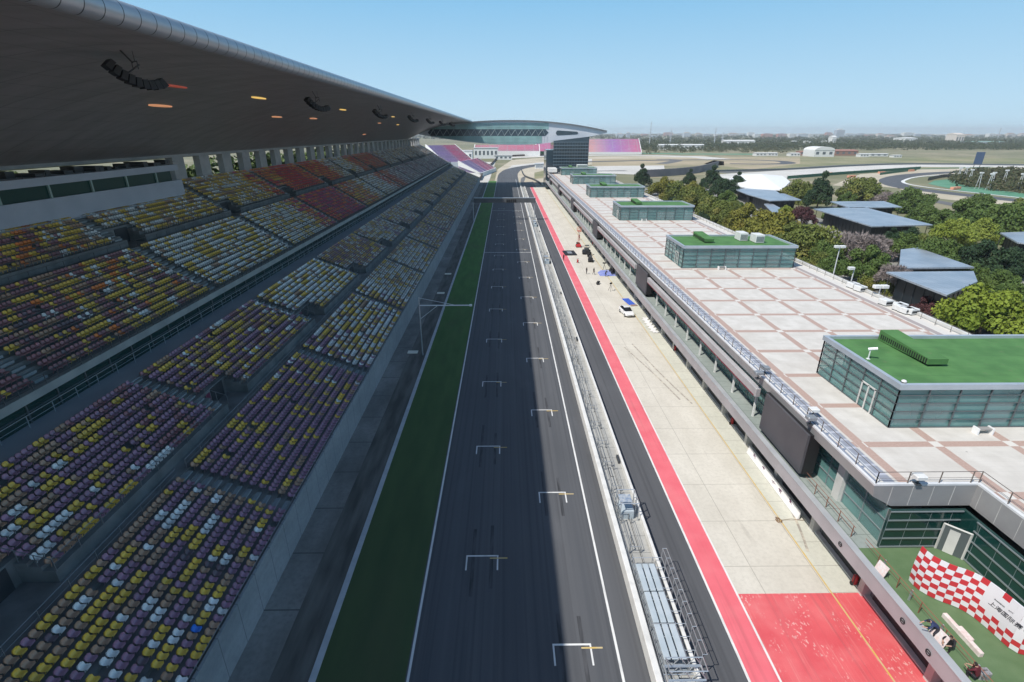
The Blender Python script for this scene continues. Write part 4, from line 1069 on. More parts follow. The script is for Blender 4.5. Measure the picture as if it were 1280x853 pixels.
# long stepped plank on trestles
A = G(1181,766,5.24); B_ = G(1228,817,5.24); d = (B_-A); ln = d.length
t = thing('stepped_podium_plank', 'long pale stepped plank set before the chequered banner on the terrace', 'podium', ((A.x+B_.x)/2,(A.y+B_.y)/2,4.94), atan2(d.y,d.x))
pod = mat('pale pink podium', (0.62,0.50,0.47), 0.7, c2=(0.72,0.66,0.62), scale=5)
mb = MB(); mb.bbox(-ln/2,ln/2,-0.13,0.13,0.0,0.3,0.02); mb.build('plank', pod, t); MB().bbox(-ln*0.16,ln*0.18,0.13,0.3,0.0,0.3,0.02).build('centre_step', pod, t)
def board_sign(px, py, label, wd=0.9):
    q = G(px,py,5.4); t = thing('printed_easel_board', label, 'sign board', (q.x,q.y,4.94), radians(-82))
    mb = MB(); mb.add([(-wd/2,0,0.15),(wd/2,0,0.15),(wd/2,0.25,0.95),(-wd/2,0.25,0.95),(-wd/2,0.03,0.15),(wd/2,0.03,0.15),(wd/2,0.28,0.95),(-wd/2,0.28,0.95)], [(0,1,2,3),(4,7,6,5),(0,4,5,1),(3,2,6,7),(0,3,7,4),(1,5,6,2)]); mb.build('board', mat('pinkish print', (0.70,0.55,0.52), 0.6, c2=(0.72,0.70,0.70), scale=6), t)
    f = MB(); f.bar((-wd/2+0.1,0.25,0.9),(-wd/2+0.1,0.55,0),0.02); f.bar((wd/2-0.1,0.25,0.9),(wd/2-0.1,0.55,0),0.02); f.bar((-wd/2+0.1,0.4,0.45),(wd/2-0.1,0.4,0.45),0.02); f.build('easel_frame', dark_steel, t)
board_sign(1099,713,'small printed board by the terrace rail, farther from the people', 0.8)
board_sign(1170,797,'small printed board between the two people at the terrace rail', 1.0)

# people -----------------------------------------------------------
def person(loc, rz, label, pose='stand', shirt=(0.03,0.04,0.09), trousers=(0.03,0.03,0.04), hair=(0.015,0.012,0.01), group=None, levels=2, scale=1.0):
    """one continuous skinned figure; joints laid out per pose, facing +Y"""
    skin = (0.45,0.27,0.19)
    J = {}
    if pose in ('stand','walk','reach'):
        s_ = 0.28 if pose == 'walk' else 0.04
        lean = 0.0 if pose != 'reach' else 0.22
        J = dict(pel=(0,0,0.95), wai=(0,lean*0.3,1.12), che=(0,lean*0.8,1.34), nek=(0,lean*1.1,1.50), hed=(0,lean*1.25+0.02,1.62), top=(0,lean*1.3+0.02,1.73),
                 ls=(-0.19,lean,1.43), rs=(0.19,lean,1.43), hl=(-0.10,0,0.90), hr=(0.10,0,0.90),
                 kl=(-0.11,s_*0.6+0.03,0.50), kr=(0.11,-s_*0.3+0.03,0.50), al=(-0.11,s_,0.09), ar=(0.11,-s_,0.09), tl=(-0.12,s_+0.17,0.04), tr=(0.12,-s_+0.17,0.04))
        if pose == 'reach': J.update(le=(-0.28,lean+0.22,1.25), lh=(-0.24,lean+0.48,1.28), re=(0.27,lean+0.20,1.20), rh=(0.20,lean+0.45,1.18))
        else: J.update(le=(-0.26,-s_*0.4,1.15), lh=(-0.26,0.10-s_*0.5,0.92), re=(0.26,s_*0.5,1.15), rh=(0.26,0.12+s_*0.6,0.93))
    elif pose == 'bend':
        J = dict(pel=(0,-0.12,0.92), wai=(0,0.02,1.05), che=(0,0.22,1.16), nek=(0,0.37,1.22), hed=(0,0.47,1.26), top=(0,0.57,1.31),
                 ls=(-0.19,0.30,1.18), rs=(0.19,0.30,1.18), hl=(-0.10,-0.12,0.88), hr=(0.10,-0.12,0.88), kl=(-0.12,0.04,0.50), kr=(0.12,0.02,0.50),
                 al=(-0.12,-0.05,0.09), ar=(0.12,-0.05,0.09), tl=(-0.13,0.12,0.04), tr=(0.13,0.12,0.04), le=(-0.30,0.48,1.02), lh=(-0.30,0.72,1.05), re=(0.28,0.42,0.98), rh=(0.22,0.60,0.88))
    else:  # crouch / sit low
        J = dict(pel=(0,-0.10,0.42), wai=(0,-0.06,0.60), che=(0,0.04,0.82), nek=(0,0.12,0.97), hed=(0,0.18,1.08), top=(0,0.21,1.20),
                 ls=(-0.19,0.06,0.90), rs=(0.19,0.06,0.90), hl=(-0.11,-0.06,0.40), hr=(0.11,-0.06,0.40), kl=(-0.19,0.32,0.55), kr=(0.19,0.32,0.52),
                 al=(-0.16,0.18,0.09), ar=(0.16,0.18,0.09), tl=(-0.17,0.36,0.04), tr=(0.17,0.36,0.04), le=(-0.28,0.22,0.68), lh=(-0.14,0.44,0.66), re=(0.28,0.22,0.68), rh=(0.14,0.44,0.64))
    rad = dict(pel=0.15, wai=0.135, che=0.155, nek=0.06, hed=0.095, top=0.075, ls=0.075, rs=0.075, hl=0.10, hr=0.10, kl=0.065, kr=0.065, al=0.045, ar=0.045, tl=0.04, tr=0.04, le=0.045, re=0.045, lh=0.033, rh=0.033)
    names = list(J); idx = {k: i for i, k in enumerate(names)}
    V = [Vector(J[k]) for k in names]; Rr = [rad[k] for k in names]
    E_ = [('pel','wai'),('wai','che'),('che','nek'),('nek','hed'),('hed','top'),('che','ls'),('che','rs'),('ls','le'),('le','lh'),('rs','re'),('re','rh'),('pel','hl'),('pel','hr'),('hl','kl'),('kl','al'),('al','tl'),('hr','kr'),('kr','ar'),('ar','tr')]
    E2 = [(idx[a], idx[b]) for a, b in E_]
    # fingers and thumb
    for hnd, sd_ in (('lh',-1),('rh',1)):
        h = Vector(J[hnd]); el = Vector(J['le' if hnd == 'lh' else 're']); dr_ = (h-el).normalized(); sdv = Vector((0,0,1)).cross(dr_); sdv = sdv.normalized() if sdv.length > 0.1 else Vector((1,0,0))
        pi_ = len(V); V.append(h+dr_*0.07); Rr.append(0.028); E2.append((idx[hnd], pi_))
        for k, L_ in enumerate((0.07,0.085,0.08,0.06)):
            b0 = len(V); V.append(V[pi_]+dr_*L_*0.5+sdv*(k-1.5)*0.019); Rr.append(0.009); E2.append((pi_, b0))
            V.append(V[b0]+dr_*L_*0.5+Vector((0,0,-0.02))); Rr.append(0.008); E2.append((b0, b0+1))
        b0 = len(V); V.append(h+dr_*0.05-sdv*0.045); Rr.append(0.011); E2.append((idx[hnd], b0))
    me = bpy.data.meshes.new('person'); me.from_pydata(V, E2, []); ob = bpy.data.objects.new('person', me); COL.objects.link(ob)
    ob.modifiers.new('skin', 'SKIN'); ss = me.skin_vertices[0].data
    for i, r_ in enumerate(Rr): ss[i].radius = (r_, r_*(0.72 if names[i:i+1] and names[i] in ('pel','wai','che') else 1)); ss[i].use_root = (i == 0)
    sb_ = ob.modifiers.new('sub', 'SUBSURF'); sb_.levels = levels; sb_.render_levels = levels
    dg = bpy.context.evaluated_depsgraph_get(); m2 = bpy.data.meshes.new_from_object(ob.evaluated_get(dg)); bpy.data.objects.remove(ob); bpy.data.meshes.remove(me)
    m2.name = 'person'
    def cm(kind, c): return mat(kind+' '+'%.2f %.2f %.2f' % c, c, 0.75)
    m2.materials.clear()
    for m_ in (cm('skin', skin), cm('shirt cloth', shirt), cm('trouser cloth', trousers), cm('hair', hair), cm('shoe', (0.03,0.03,0.03))): m2.materials.append(m_)
    jn = [(Vector(J[k]), k) for k in names]
    hd, tp, nk = Vector(J['hed']), Vector(J['top']), Vector(J['nek']); face = Vector((0,1,0)) if pose != 'bend' else Vector((0,0.6,-0.8))
    for p_ in m2.polygons:
        c = Vector(p_.center); k = min(jn, key=lambda q: (q[0]-c).length)[1]
        if k in ('hed','top'): mi = 3 if ((c-hd).dot(face) < 0.03 or (c-hd).dot(tp-hd) > 0.006) else 0
        elif k in ('nek','lh','rh'): mi = 0 if k != 'nek' or (c-nk).length < 0.08 else 1
        elif k in ('wai','che','ls','rs','le','re'): mi = 1
        elif k in ('al','ar','tl','tr'): mi = 4
        else: mi = 2
        if any((Vector(J[h])-c).length < 0.2 for h in ('lh','rh')) and (c-Vector(J['lh'])).length*(c-Vector(J['rh'])).length and k in ('lh','rh'): mi = 0
        p_.material_index = mi; p_.use_smooth = True
    o = bpy.data.objects.new('person', m2); COL.objects.link(o); o.location = loc; o.rotation_euler = (0,0,rz); o.scale = (scale,)*3
    tag(o, label, 'person', group)
    # ears, nose
    fb = MB(); side = Vector((1,0,0)); up_ = (tp-hd).normalized()
    nf = hd+face*0.095+up_*0.0; fb.add([nf+side*0.014-up_*0.02, nf-side*0.014-up_*0.02, nf+up_*0.025, nf+face*0.022-up_*0.018], [(0,1,3),(0,3,2),(1,2,3)])
    for s1 in (-1,1): q = hd+side*0.095*s1; fb.bar(q-up_*0.025, q+up_*0.025, 0.014, 5)
    fb.build('nose_and_ears', m2.materials[0], o)
    return o
def pp(px, py, z): q = G(px, py, z); return (q.x, q.y, z)
person(pp(1164,798,4.94), radians(75), 'person in a dark blue shirt bending with an arm stretched over the terrace rail', 'bend', (0.02,0.035,0.10))
person(pp(1184,812,4.94), radians(110), 'person in black crouching beside the printed board on the terrace', 'crouch', (0.012,0.012,0.015), (0.015,0.015,0.018))
person(pp(1216,851,4.94), radians(20), 'person in dark red sitting low at the bottom right of the terrace', 'crouch', (0.10,0.012,0.02), (0.015,0.015,0.018))
q = pp(1227,846,4.94)
t = thing('equipment_case', 'grey patterned case beside the person in dark red', 'case', q)
MB().bbox(-0.3,0.3,-0.2,0.2,0,0.5,0.04).build('body', mat('grey case', (0.35,0.35,0.36), 0.5, c2=(0.15,0.15,0.16), scale=8), t); MB().bar((-0.12,0,0.53),(0.12,0,0.53),0.02).bar((-0.12,0,0.49),(-0.12,0,0.53),0.02).bar((0.12,0,0.49),(0.12,0,0.53),0.02).build('handle', black, t)
q = pp(1176,818,4.94); t = thing('white_bag', 'small white bag on the carpet by the crouching person in black', 'bag', q)
MB().bbox(-0.22,0.22,-0.15,0.15,0,0.28,0.06).build('body', white_plastic, t); MB().bar((-0.1,0,0.27),(0,0,0.4),0.012).bar((0,0,0.4),(0.1,0,0.27),0.012).build('handle', white_plastic, t)

# ---------------------------------------------------------------- apron things
def loft(mb, secs):
    n = len(secs[0]); vs = [v for s_ in secs for v in s_]; fs = []
    for k in range(len(secs)-1):
        for i in range(n): fs.append((k*n+i, k*n+(i+1)%n, (k+1)*n+(i+1)%n, (k+1)*n+i))
    fs += [tuple(range(n-1,-1,-1)), tuple(range((len(secs)-1)*n, len(secs)*n))]
    return mb.add(vs, fs)
def car(loc, rz, label, paint, roofc):
    t = thing('parked_car', label, 'car', loc, rz)   # length along Y, front +Y
    mb = MB(); secs = []
    for y, hw, zl, zt in ((-2.2,0.70,0.45,0.80),(-2.12,0.84,0.28,0.98),(-1.3,0.91,0.22,1.02),(0,0.92,0.22,1.0),(0.9,0.91,0.22,0.95),(1.7,0.88,0.24,0.84),(2.15,0.78,0.30,0.68),(2.25,0.6,0.4,0.58)):
        secs.append([Vector(v) for v in ((-hw,y,zl+0.1),(-hw,y,zt-0.16),(-hw*0.86,y,zt),(hw*0.86,y,zt),(hw,y,zt-0.16),(hw,y,zl+0.1),(hw*0.85,y,zl),(-hw*0.85,y,zl))])
    loft(mb, secs); b_ = mb.build('body', paint, t, smooth=False, bevel=0.03)
    mb = MB(); secs = []
    for y, hw, z0, zt in ((-1.95,0.72,0.95,1.02),(-1.35,0.76,0.98,1.38),(-0.6,0.76,0.98,1.46),(0.2,0.74,0.97,1.42),(1.05,0.72,0.92,0.97)):
        secs.append([Vector(v) for v in ((-hw-0.04,y,z0),(-hw*0.84,y,zt-0.06),(-hw*0.66,y,zt),(hw*0.66,y,zt),(hw*0.84,y,zt-0.06),(hw+0.04,y,z0))])
    loft(mb, secs); mb.build('cabin_glass', mat('car glass', (0.012,0.014,0.018), 0.08), t, bevel=0.02)
    mb = MB(); loft(mb, [[Vector(v) for v in ((-0.56,y,z_-0.02),(-0.5,y,z_+0.02),(0.5,y,z_+0.02),(0.56,y,z_-0.02))] for y, z_ in ((-1.35,1.39),(-0.6,1.47),(0.15,1.435))]); mb.build('roof', roofc, t)
    for sx in (-1,1):
        for sy in (-1.35,1.4):
            wmb = MB(); wmb.bar((sx*0.74,sy,0.32),(sx*0.94,sy,0.32),0.32,16); wh = wmb.build('wheel', black, t)
            r_ = MB().bar((sx*0.93,sy,0.32),(sx*0.955,sy,0.32),0.19,10).build('rim', steel, wh)
        MB().box(sx*0.62-0.14,sx*0.62+0.14,2.08,2.2,0.55,0.68).build('headlight', ac_white, t)
        MB().box(sx*0.68-0.12,sx*0.68+0.12,-2.2,-2.1,0.72,0.86).build('tail_light', red_paint, t)
        MB().bbox(sx*0.98-0.09,sx*0.98+0.09,0.62,0.78,0.95,1.08,0.02).build('mirror', paint, t)
    MB().box(-0.35,0.35,2.22,2.26,0.38,0.5).build('grille', black, t)
car_white = mat('white car paint', (0.72,0.73,0.74), 0.25)
q = G(783,393,0); car((q.x,q.y,0.02), radians(187), 'white hatchback with dark glass parked on the sunny apron', car_white, car_white)
q = G(786,377.5,0); t = thing('blue_ground_mat', 'bright blue rectangular mat on the apron directly behind the white hatchback', 'mat', (q.x,q.y,0.015), radians(8)); 
MB().bbox(-0.75,0.75,-2.2,2.2,0,0.05,0.02).build('mat', blue_mat, t); MB().bbox(-0.6,0.75,-3.0,-2.3,0,0.16,0.03).build('folded_end', mat('brown cover', (0.30,0.22,0.20), 0.8), t)
q = G(763,342,0); t = thing('blue_tarpaulin', 'blue tarpaulin under the busy camera crew on the apron', 'tarpaulin', (q.x,q.y,0.015), 0.1)
MB().poly([(-3.2,-2.2),(2.8,-2.8),(3.3,2.6),(-1.5,3.4),(-3.0,1.0)],0,0.03).build('sheet', mat('tarpaulin blue', (0.16,0.22,0.62), 0.6, c2=(0.35,0.40,0.70), scale=0.9), t)
PEOP = [((733,343),'stand','lone person in black standing on the apron, left of the pair','k'),((742,343.5),'walk','person in black walking on the apron, right of the lone one','k'),((757,346),'bend','person bending over on the blue tarpaulin, left side','k'),((765,344),'reach','person in dark clothes reaching on the blue tarpaulin, middle','d'),((770,340),'stand','person in navy standing at the back of the blue tarpaulin','n'),((781,345),'stand','person in dark clothes standing between the tarpaulin and the garages','k'),((790,360),'crouch','person in dark clothes crouching by the garage front','k'),((794,362),'stand','person in black standing at the garage front above the blue mat','k'),((724,300),'stand','person beside the tall orange lift on the apron','n'),((704.5,326),'stand','person in black standing alone on the red strip','k')]
SH = {'k':(0.015,0.015,0.018),'d':(0.03,0.035,0.05),'n':(0.02,0.04,0.12)}
for (px, py), po, lb, c in PEOP:
    q = G(px,py,0); person((q.x,q.y,0.02), R.uniform(0,6.28), lb, po, SH[c], (0.02,0.02,0.025), levels=1)
def tripod(px, py, label, h=1.6, head=True):
    q = G(px,py,0); t = thing('camera_tripod', label, 'tripod', (q.x,q.y,0.02), R.uniform(0,3))
    for k in range(3): a_ = 2.1*k; MB().bar((0,0,h*0.9),(0.55*cos(a_),0.55*sin(a_),0),0.03).build('leg', black, t)
    MB().bar((0,0,h*0.88),(0,0,h),0.05).build('column', black, t)
    MB().bbox(-0.15,0.15,-0.35,0.35,h,h+0.3,0.03).bar((0,0.35,h+0.15),(0,0.5,h+0.15),0.08,8).build('camera', black, t)
tripod(763,364,'black camera tripod alone on the apron between the tarpaulin and the blue mat'); tripod(755,338,'black camera tripod at the left end of the blue tarpaulin',1.7)
tripod(772,333,'dark camera tripod at the far side of the tarpaulin',1.5)
def tyre_stack(px, py, n, label, cols=3):
    q = G(px,py,0); t = thing('tyre_pile', label, 'tyre pile', (q.x,q.y,0.02), R.uniform(0,2))
    for k in range(cols):
        for j in range(n if k != 1 else n+1):
            x, y = (k-1)*0.75+R.uniform(-0.05,0.05), R.uniform(-0.3,0.3)
            mb = MB(); rr = [(0.19,0.02),(0.33,0.0),(0.36,0.06),(0.36,0.24),(0.33,0.30),(0.19,0.28)]
            vs = []; fs = []
            for a_ in range(14):
                for r_, z_ in rr: vs.append((x+r_*cos(2*pi*a_/14), y+r_*sin(2*pi*a_/14), z_+j*0.31))
            for a_ in range(14):
                for i in range(6): fs.append((a_*6+i, a_*6+(i+1)%6, ((a_+1)%14)*6+(i+1)%6, ((a_+1)%14)*6+i))
            mb.add(vs, fs); mb.build('tyre', black, t, smooth=True)
tyre_stack(748,355,1,'small low tyre pile on the apron nearest the tarpaulin',2)
tyre_stack(722,308,3,'tall tyre pile beside the orange lift on the apron',3)
tyre_stack(736,321,2,'wide tyre pile on the apron right of the black crane dolly',3)
tyre_stack(800,372,2,'tyre pile against the garage front behind the blue mat',2)
def dolly(px, py, label, wd=2.2, ln=4.0):
    q = G(px,py,0); t = thing('crane_dolly', label, 'camera crane', (q.x,q.y,0.02), R.uniform(-0.2,0.2))
    MB().bbox(-wd/2,wd/2,-ln/2,ln/2,0.3,0.75,0.06).build('chassis', black, t)
    MB().bbox(-wd*0.3,wd*0.3,-ln*0.2,ln*0.35,0.75,1.5,0.08).build('counterweight', dark_steel, t)
    MB().bar((0,0.5,1.3),(0.8,-ln*0.7,2.4),0.09).build('arm', dark_steel, t)
    for sx in (-1,1):
        for sy in (-1,1): MB().bar((sx*wd*0.42,sy*ln*0.33,0.33),(sx*wd*0.56,sy*ln*0.33,0.33),0.33,12).build('wheel', black, t)
dolly(733,317,'black camera crane dolly among the tyres on the apron'); dolly(767,341,'black camera crane dolly standing on the blue tarpaulin',1.6,3.0); dolly(738,327,'flat dark grey trolley on the apron below the crane dolly',1.2,2.8)
q = G(712,317,0); t = thing('black_floor_panel', 'square black panel lying on the apron beside the red strip', 'panel', (q.x,q.y,0.02), 0.05)
MB().bbox(-1.7,1.7,-2.8,2.8,0,0.25,0.05).build('panel', black, t); MB().bbox(-0.7,0.6,-1.4,1.2,0.25,0.33,0.02).build('inset', metal_grey, t)
q = G(723,309,0); t = thing('mast_lift', 'tall orange and white mast lift on the apron', 'lift', (q.x,q.y,0.02))
MB().bbox(-0.7,0.7,-1.0,1.0,0.2,0.8,0.06).build('base', red_paint, t)
b = MB()
for zq in np.arange(0.8,4.6,0.42): b.bar((-0.3,0.5,zq),(0.3,-0.5,zq+0.42),0.05); b.bar((0.3,0.5,zq),(-0.3,-0.5,zq+0.42),0.05)
b.build('scissor_mast', mat('orange steel', (0.55,0.13,0.06), 0.5), t)
b = MB(); b.box(-0.6,0.6,-0.9,0.9,4.8,4.9)
for sx in (-0.6,0.6):
    for sy in (-0.9,0.9): b.bar((sx,sy,4.9),(sx,sy,5.9),0.03)
for zq in (5.4,5.9): b.bar((-0.6,-0.9,zq),(0.6,-0.9,zq),0.03); b.bar((-0.6,0.9,zq),(0.6,0.9,zq),0.03); b.bar((-0.6,-0.9,zq),(-0.6,0.9,zq),0.03); b.bar((0.6,-0.9,zq),(0.6,0.9,zq),0.03)
b.build('basket', MATS['orange steel'], t)
for sx in (-1,1):
    for sy in (-1,1): MB().bar((sx*0.6,sy*0.7,0.24),(sx*0.8,sy*0.7,0.24),0.24,10).build('wheel', black, t)
def extinguisher(px, py, label):
    q = G(px,py,0); t = thing('fire_extinguisher_trolley', label, 'extinguisher', (q.x,q.y,0.02))
    MB().bar((0,0,0.15),(0,0,0.85),0.2,12).bar((0,0,0.85),(0,0,1.0),0.2,12,0.06).build('cylinder', red_paint, t)
    MB().bar((0,0,1.0),(0.12,0,1.12),0.03).bar((-0.22,-0.15,0.1),(-0.22,-0.15,1.25),0.025).bar((0.22,-0.15,0.1),(0.22,-0.15,1.25),0.025).bar((-0.22,-0.15,1.25),(0.22,-0.15,1.25),0.025).build('handle', dark_steel, t)
    MB().bar((-0.27,0,0.15),(-0.22,0,0.15),0.15,10).bar((0.22,0,0.15),(0.27,0,0.15),0.15,10).build('wheel', black, t)
for px, py, lb in ((1067,731,'red extinguisher trolley at the edge of the red painted apron'),(914.5,531,'red extinguisher trolley before the garages, second from the camera'),(843.5,439,'red extinguisher trolley at the garages, third from the camera'),(722,329,'red extinguisher trolley out on the apron beside the tyres'),(741,306,'farthest red extinguisher near the garages')): extinguisher(px,py,lb)
q = G(973,651,0); t = thing('cable_coil', 'brown coiled cable lying on the yellow line of the apron', 'cable', (q.x,q.y,0.02))
b = MB()
for k in range(40): a0, a1 = k*0.6, (k+1)*0.6; r_ = 0.16+0.1*sin(k*1.7); b.bar((r_*cos(a0),r_*sin(a0)*1.3,0.04+0.02*(k%3)),((r_+0.05)*cos(a1),(r_+0.05)*sin(a1)*1.3,0.05),0.022)
b.build('coil', mat('brown cable', (0.22,0.12,0.05), 0.7), t); MB().bar((0.2,0,0.03),(1.2,0.15,0.03),0.02).bar((1.2,0.15,0.03),(2.3,-0.05,0.03),0.02).build('tail', MATS['brown cable'], t)
# white plastic sheets rising along the garage fronts by the blue mat
t = thing('white_sheeting', 'crumpled white sheeting lying along the garage fronts right of the white hatchback', 'sheeting', (26,88,0.02))
mb = MB(); nn = 40; vs = []
for k in range(nn):
    y = -5+k*8/nn
    for j in range(5): vs.append((-0.5+j*0.25+0.22*sin(k*0.9), y, 0.04+0.14*abs(sin(k*1.3+j*2.1))*(0.3+j*0.2)))
fs = [(k*5+j,k*5+j+1,(k+1)*5+j+1,(k+1)*5+j) for k in range(nn-1) for j in range(4)]
mb.add(vs, fs).build('sheet', white_plastic, t)
# ---------------------------------------------------------------- trees
def leaf_material(name, c1, c2, c3=None):
    m = bpy.data.materials.new(name); m.use_nodes = True; n = N(m); n.xyz()
    a = n.noise(0.55, 3); b = n.noise(4.0, 2)
    col = n.mix(n.ramp(a, 0.38, 0.62), c1, c2)
    if c3: col = n.mix(n.m('MULTIPLY', n.ramp(n.noise(0.9, 2), 0.52, 0.66), 0.8), col, c3)
    col = n.mix(n.m('MULTIPLY', n.ramp(b, 0.35, 0.7), 0.4), col, tuple(v*0.6 for v in c1))
    n.put(n.b.inputs['Base Color'], col); n.b.inputs['Roughness'].default_value = 0.75
    n.b.inputs['Specular IOR Level'].default_value = 0.25
    return m
LEAF = {'olive': leaf_material('olive leaves', (0.11,0.14,0.032), (0.17,0.20,0.045), (0.24,0.20,0.05)),
 'green': leaf_material('green leaves', (0.075,0.125,0.03), (0.12,0.175,0.042)),
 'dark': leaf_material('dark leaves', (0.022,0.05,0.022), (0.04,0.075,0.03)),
 'gold': leaf_material('golden leaves', (0.16,0.17,0.03), (0.25,0.22,0.04), (0.28,0.15,0.04)),
 'lime': leaf_material('lime leaves', (0.19,0.24,0.035), (0.26,0.31,0.06)),
 'bright': leaf_material('bright green leaves', (0.15,0.21,0.025), (0.24,0.29,0.035)),
 'purple': leaf_material('purple leaves', (0.075,0.03,0.035), (0.11,0.045,0.045)),
 'bare': leaf_material('grey twigs', (0.25,0.21,0.20), (0.33,0.29,0.27))}
bark = mat('bark', (0.10,0.075,0.055), 0.9, c2=(0.15,0.12,0.09), scale=6)
def crown_mesh(seed, n_leaf, kind):
    rr = np.random.RandomState(seed)
    lobes = []
    nl = 24
    for k in range(nl):
        a = 2*pi*k*0.618*1.0+rr.rand()*0.6; r_ = 0.62*sqrt((k+0.3)/nl) if kind != 'cone' else 0.5*sqrt((k+0.3)/nl)*(1.0)
        zc = 0.55*(1-(r_/0.75)**2)+rr.uniform(-0.22,0.18); r_ *= rr.uniform(0.8,1.2)
        if kind == 'cone': zc = 0.85-1.5*r_+rr.uniform(-0.1,0.1)+0.1
        lobes.append((r_*cos(a)*1.05, r_*sin(a)*1.05, zc, rr.uniform(0.15,0.29)*(0.85 if kind == 'cone' else 1)))
    per = n_leaf//nl; V = []; 
    for lx, ly, lz, lr in lobes:
        d = rr.randn(per, 3); d /= np.linalg.norm(d, axis=1)[:, None]
        rad_ = lr*(rr.rand(per)**0.33); d[:, 2] *= 0.75
        c = np.array([lx, ly, lz])+d*rad_[:, None]
        if kind == 'twig': sz, asp = rr.uniform(0.05,0.11,per), 0.12
        else: sz, asp = rr.uniform(0.014,0.038,per), 0.75
        nrm = d+rr.randn(per,3)*0.75; nrm[:, 2] += 0.35; nrm /= np.linalg.norm(nrm, axis=1)[:, None]
        t_ = np.cross(nrm, rr.randn(per,3)); t_ /= np.linalg.norm(t_, axis=1)[:, None]; b_ = np.cross(nrm, t_)
        if kind == 'twig':
            t_ = d*1.0+rr.randn(per,3)*0.35; t_ /= np.linalg.norm(t_, axis=1)[:, None]; b_ = np.cross(t_, rr.randn(per,3)); b_ /= np.linalg.norm(b_, axis=1)[:, None]
        s1 = sz[:, None]; s2 = (sz*asp)[:, None]
        q = np.stack([c-t_*s1, c+b_*s2, c+t_*s1, c-b_*s2], 1)
        V.append(q.reshape(-1,3))
    V = np.concatenate(V); F_ = np.arange(len(V)).reshape(-1,4)
    me = bpy.data.meshes.new('crown'); me.from_pydata(V.tolist(), [], F_.tolist()); me.materials.append(LEAF['green']); return me, lobes
CR = {}
for k in range(4): CR['round%d' % k] = crown_mesh(11+k, 13000, 'round')
CR['cone'] = crown_mesh(31, 11000, 'cone'); CR['twig'] = crown_mesh(41, 9000, 'twig')
def trunk_mesh(lobes, seed):
    rr = random.Random(seed); mb = MB()
    mb.bar((0,0,0),(0.01,0.02,0.5),0.035,7,0.026)
    for lx, ly, lz, lr in lobes[::3]:
        a = Vector((0.01,0.02,rr.uniform(0.32,0.5))); e_ = Vector((lx*0.85,ly*0.85,0.62+lz*0.45)); mid = a.lerp(e_,0.5)+Vector((0,0,-0.04))
        mb.bar(a, mid, 0.016, 5, 0.011); mb.bar(mid, e_, 0.011, 5, 0.004)
    return mb
TRK = {}
def tree(px, py, rpx, col, label, shape=None, zc=6.0, hs=1.05):
    """crown centre seen at photo position, at height zc; crown radius given as it shows in photo pixels"""
    q = G(px, py, zc); _, _, dep = P(q.x, q.y, zc); r_ = rpx*dep/FPX*1.55
    tree_at(q.x, q.y, r_, col, label, shape, zc+r_*0.62*hs, hs)
def tree_at(x, y, r_, col, label, shape=None, top=8, hs=1.0, group='trees beyond the pit building'):
    shape = shape or 'round%d' % R.randrange(4)
    if col == 'bare': shape = 'twig'
    t = thing('tree', label, 'tree', (x, y, 0), R.uniform(0, 6.28), group)
    me, lobes = CR[shape]
    c = bpy.data.objects.new('crown', me); COL.objects.link(c); c.parent = t
    ch = r_*hs; base_z = max(0.3, top-1.05*ch)
    c.scale = (r_, r_, ch); c.location = (0, 0, base_z-0.1*ch)
    c.material_slots[0].link = 'OBJECT'; c.material_slots[0].material = LEAF[col]
    if shape not in TRK: TRK[shape] = trunk_mesh(lobes, 5)
    if shape+'_m' not in TRK:
        o = TRK[shape].build('trunk', bark, t); TRK[shape+'_m'] = o.data
    else:
        o = bpy.data.objects.new('trunk', TRK[shape+'_m']); COL.objects.link(o); o.parent = t
    o.scale = (r_*1.0, r_*1.0, (base_z+0.5*ch)/0.9)
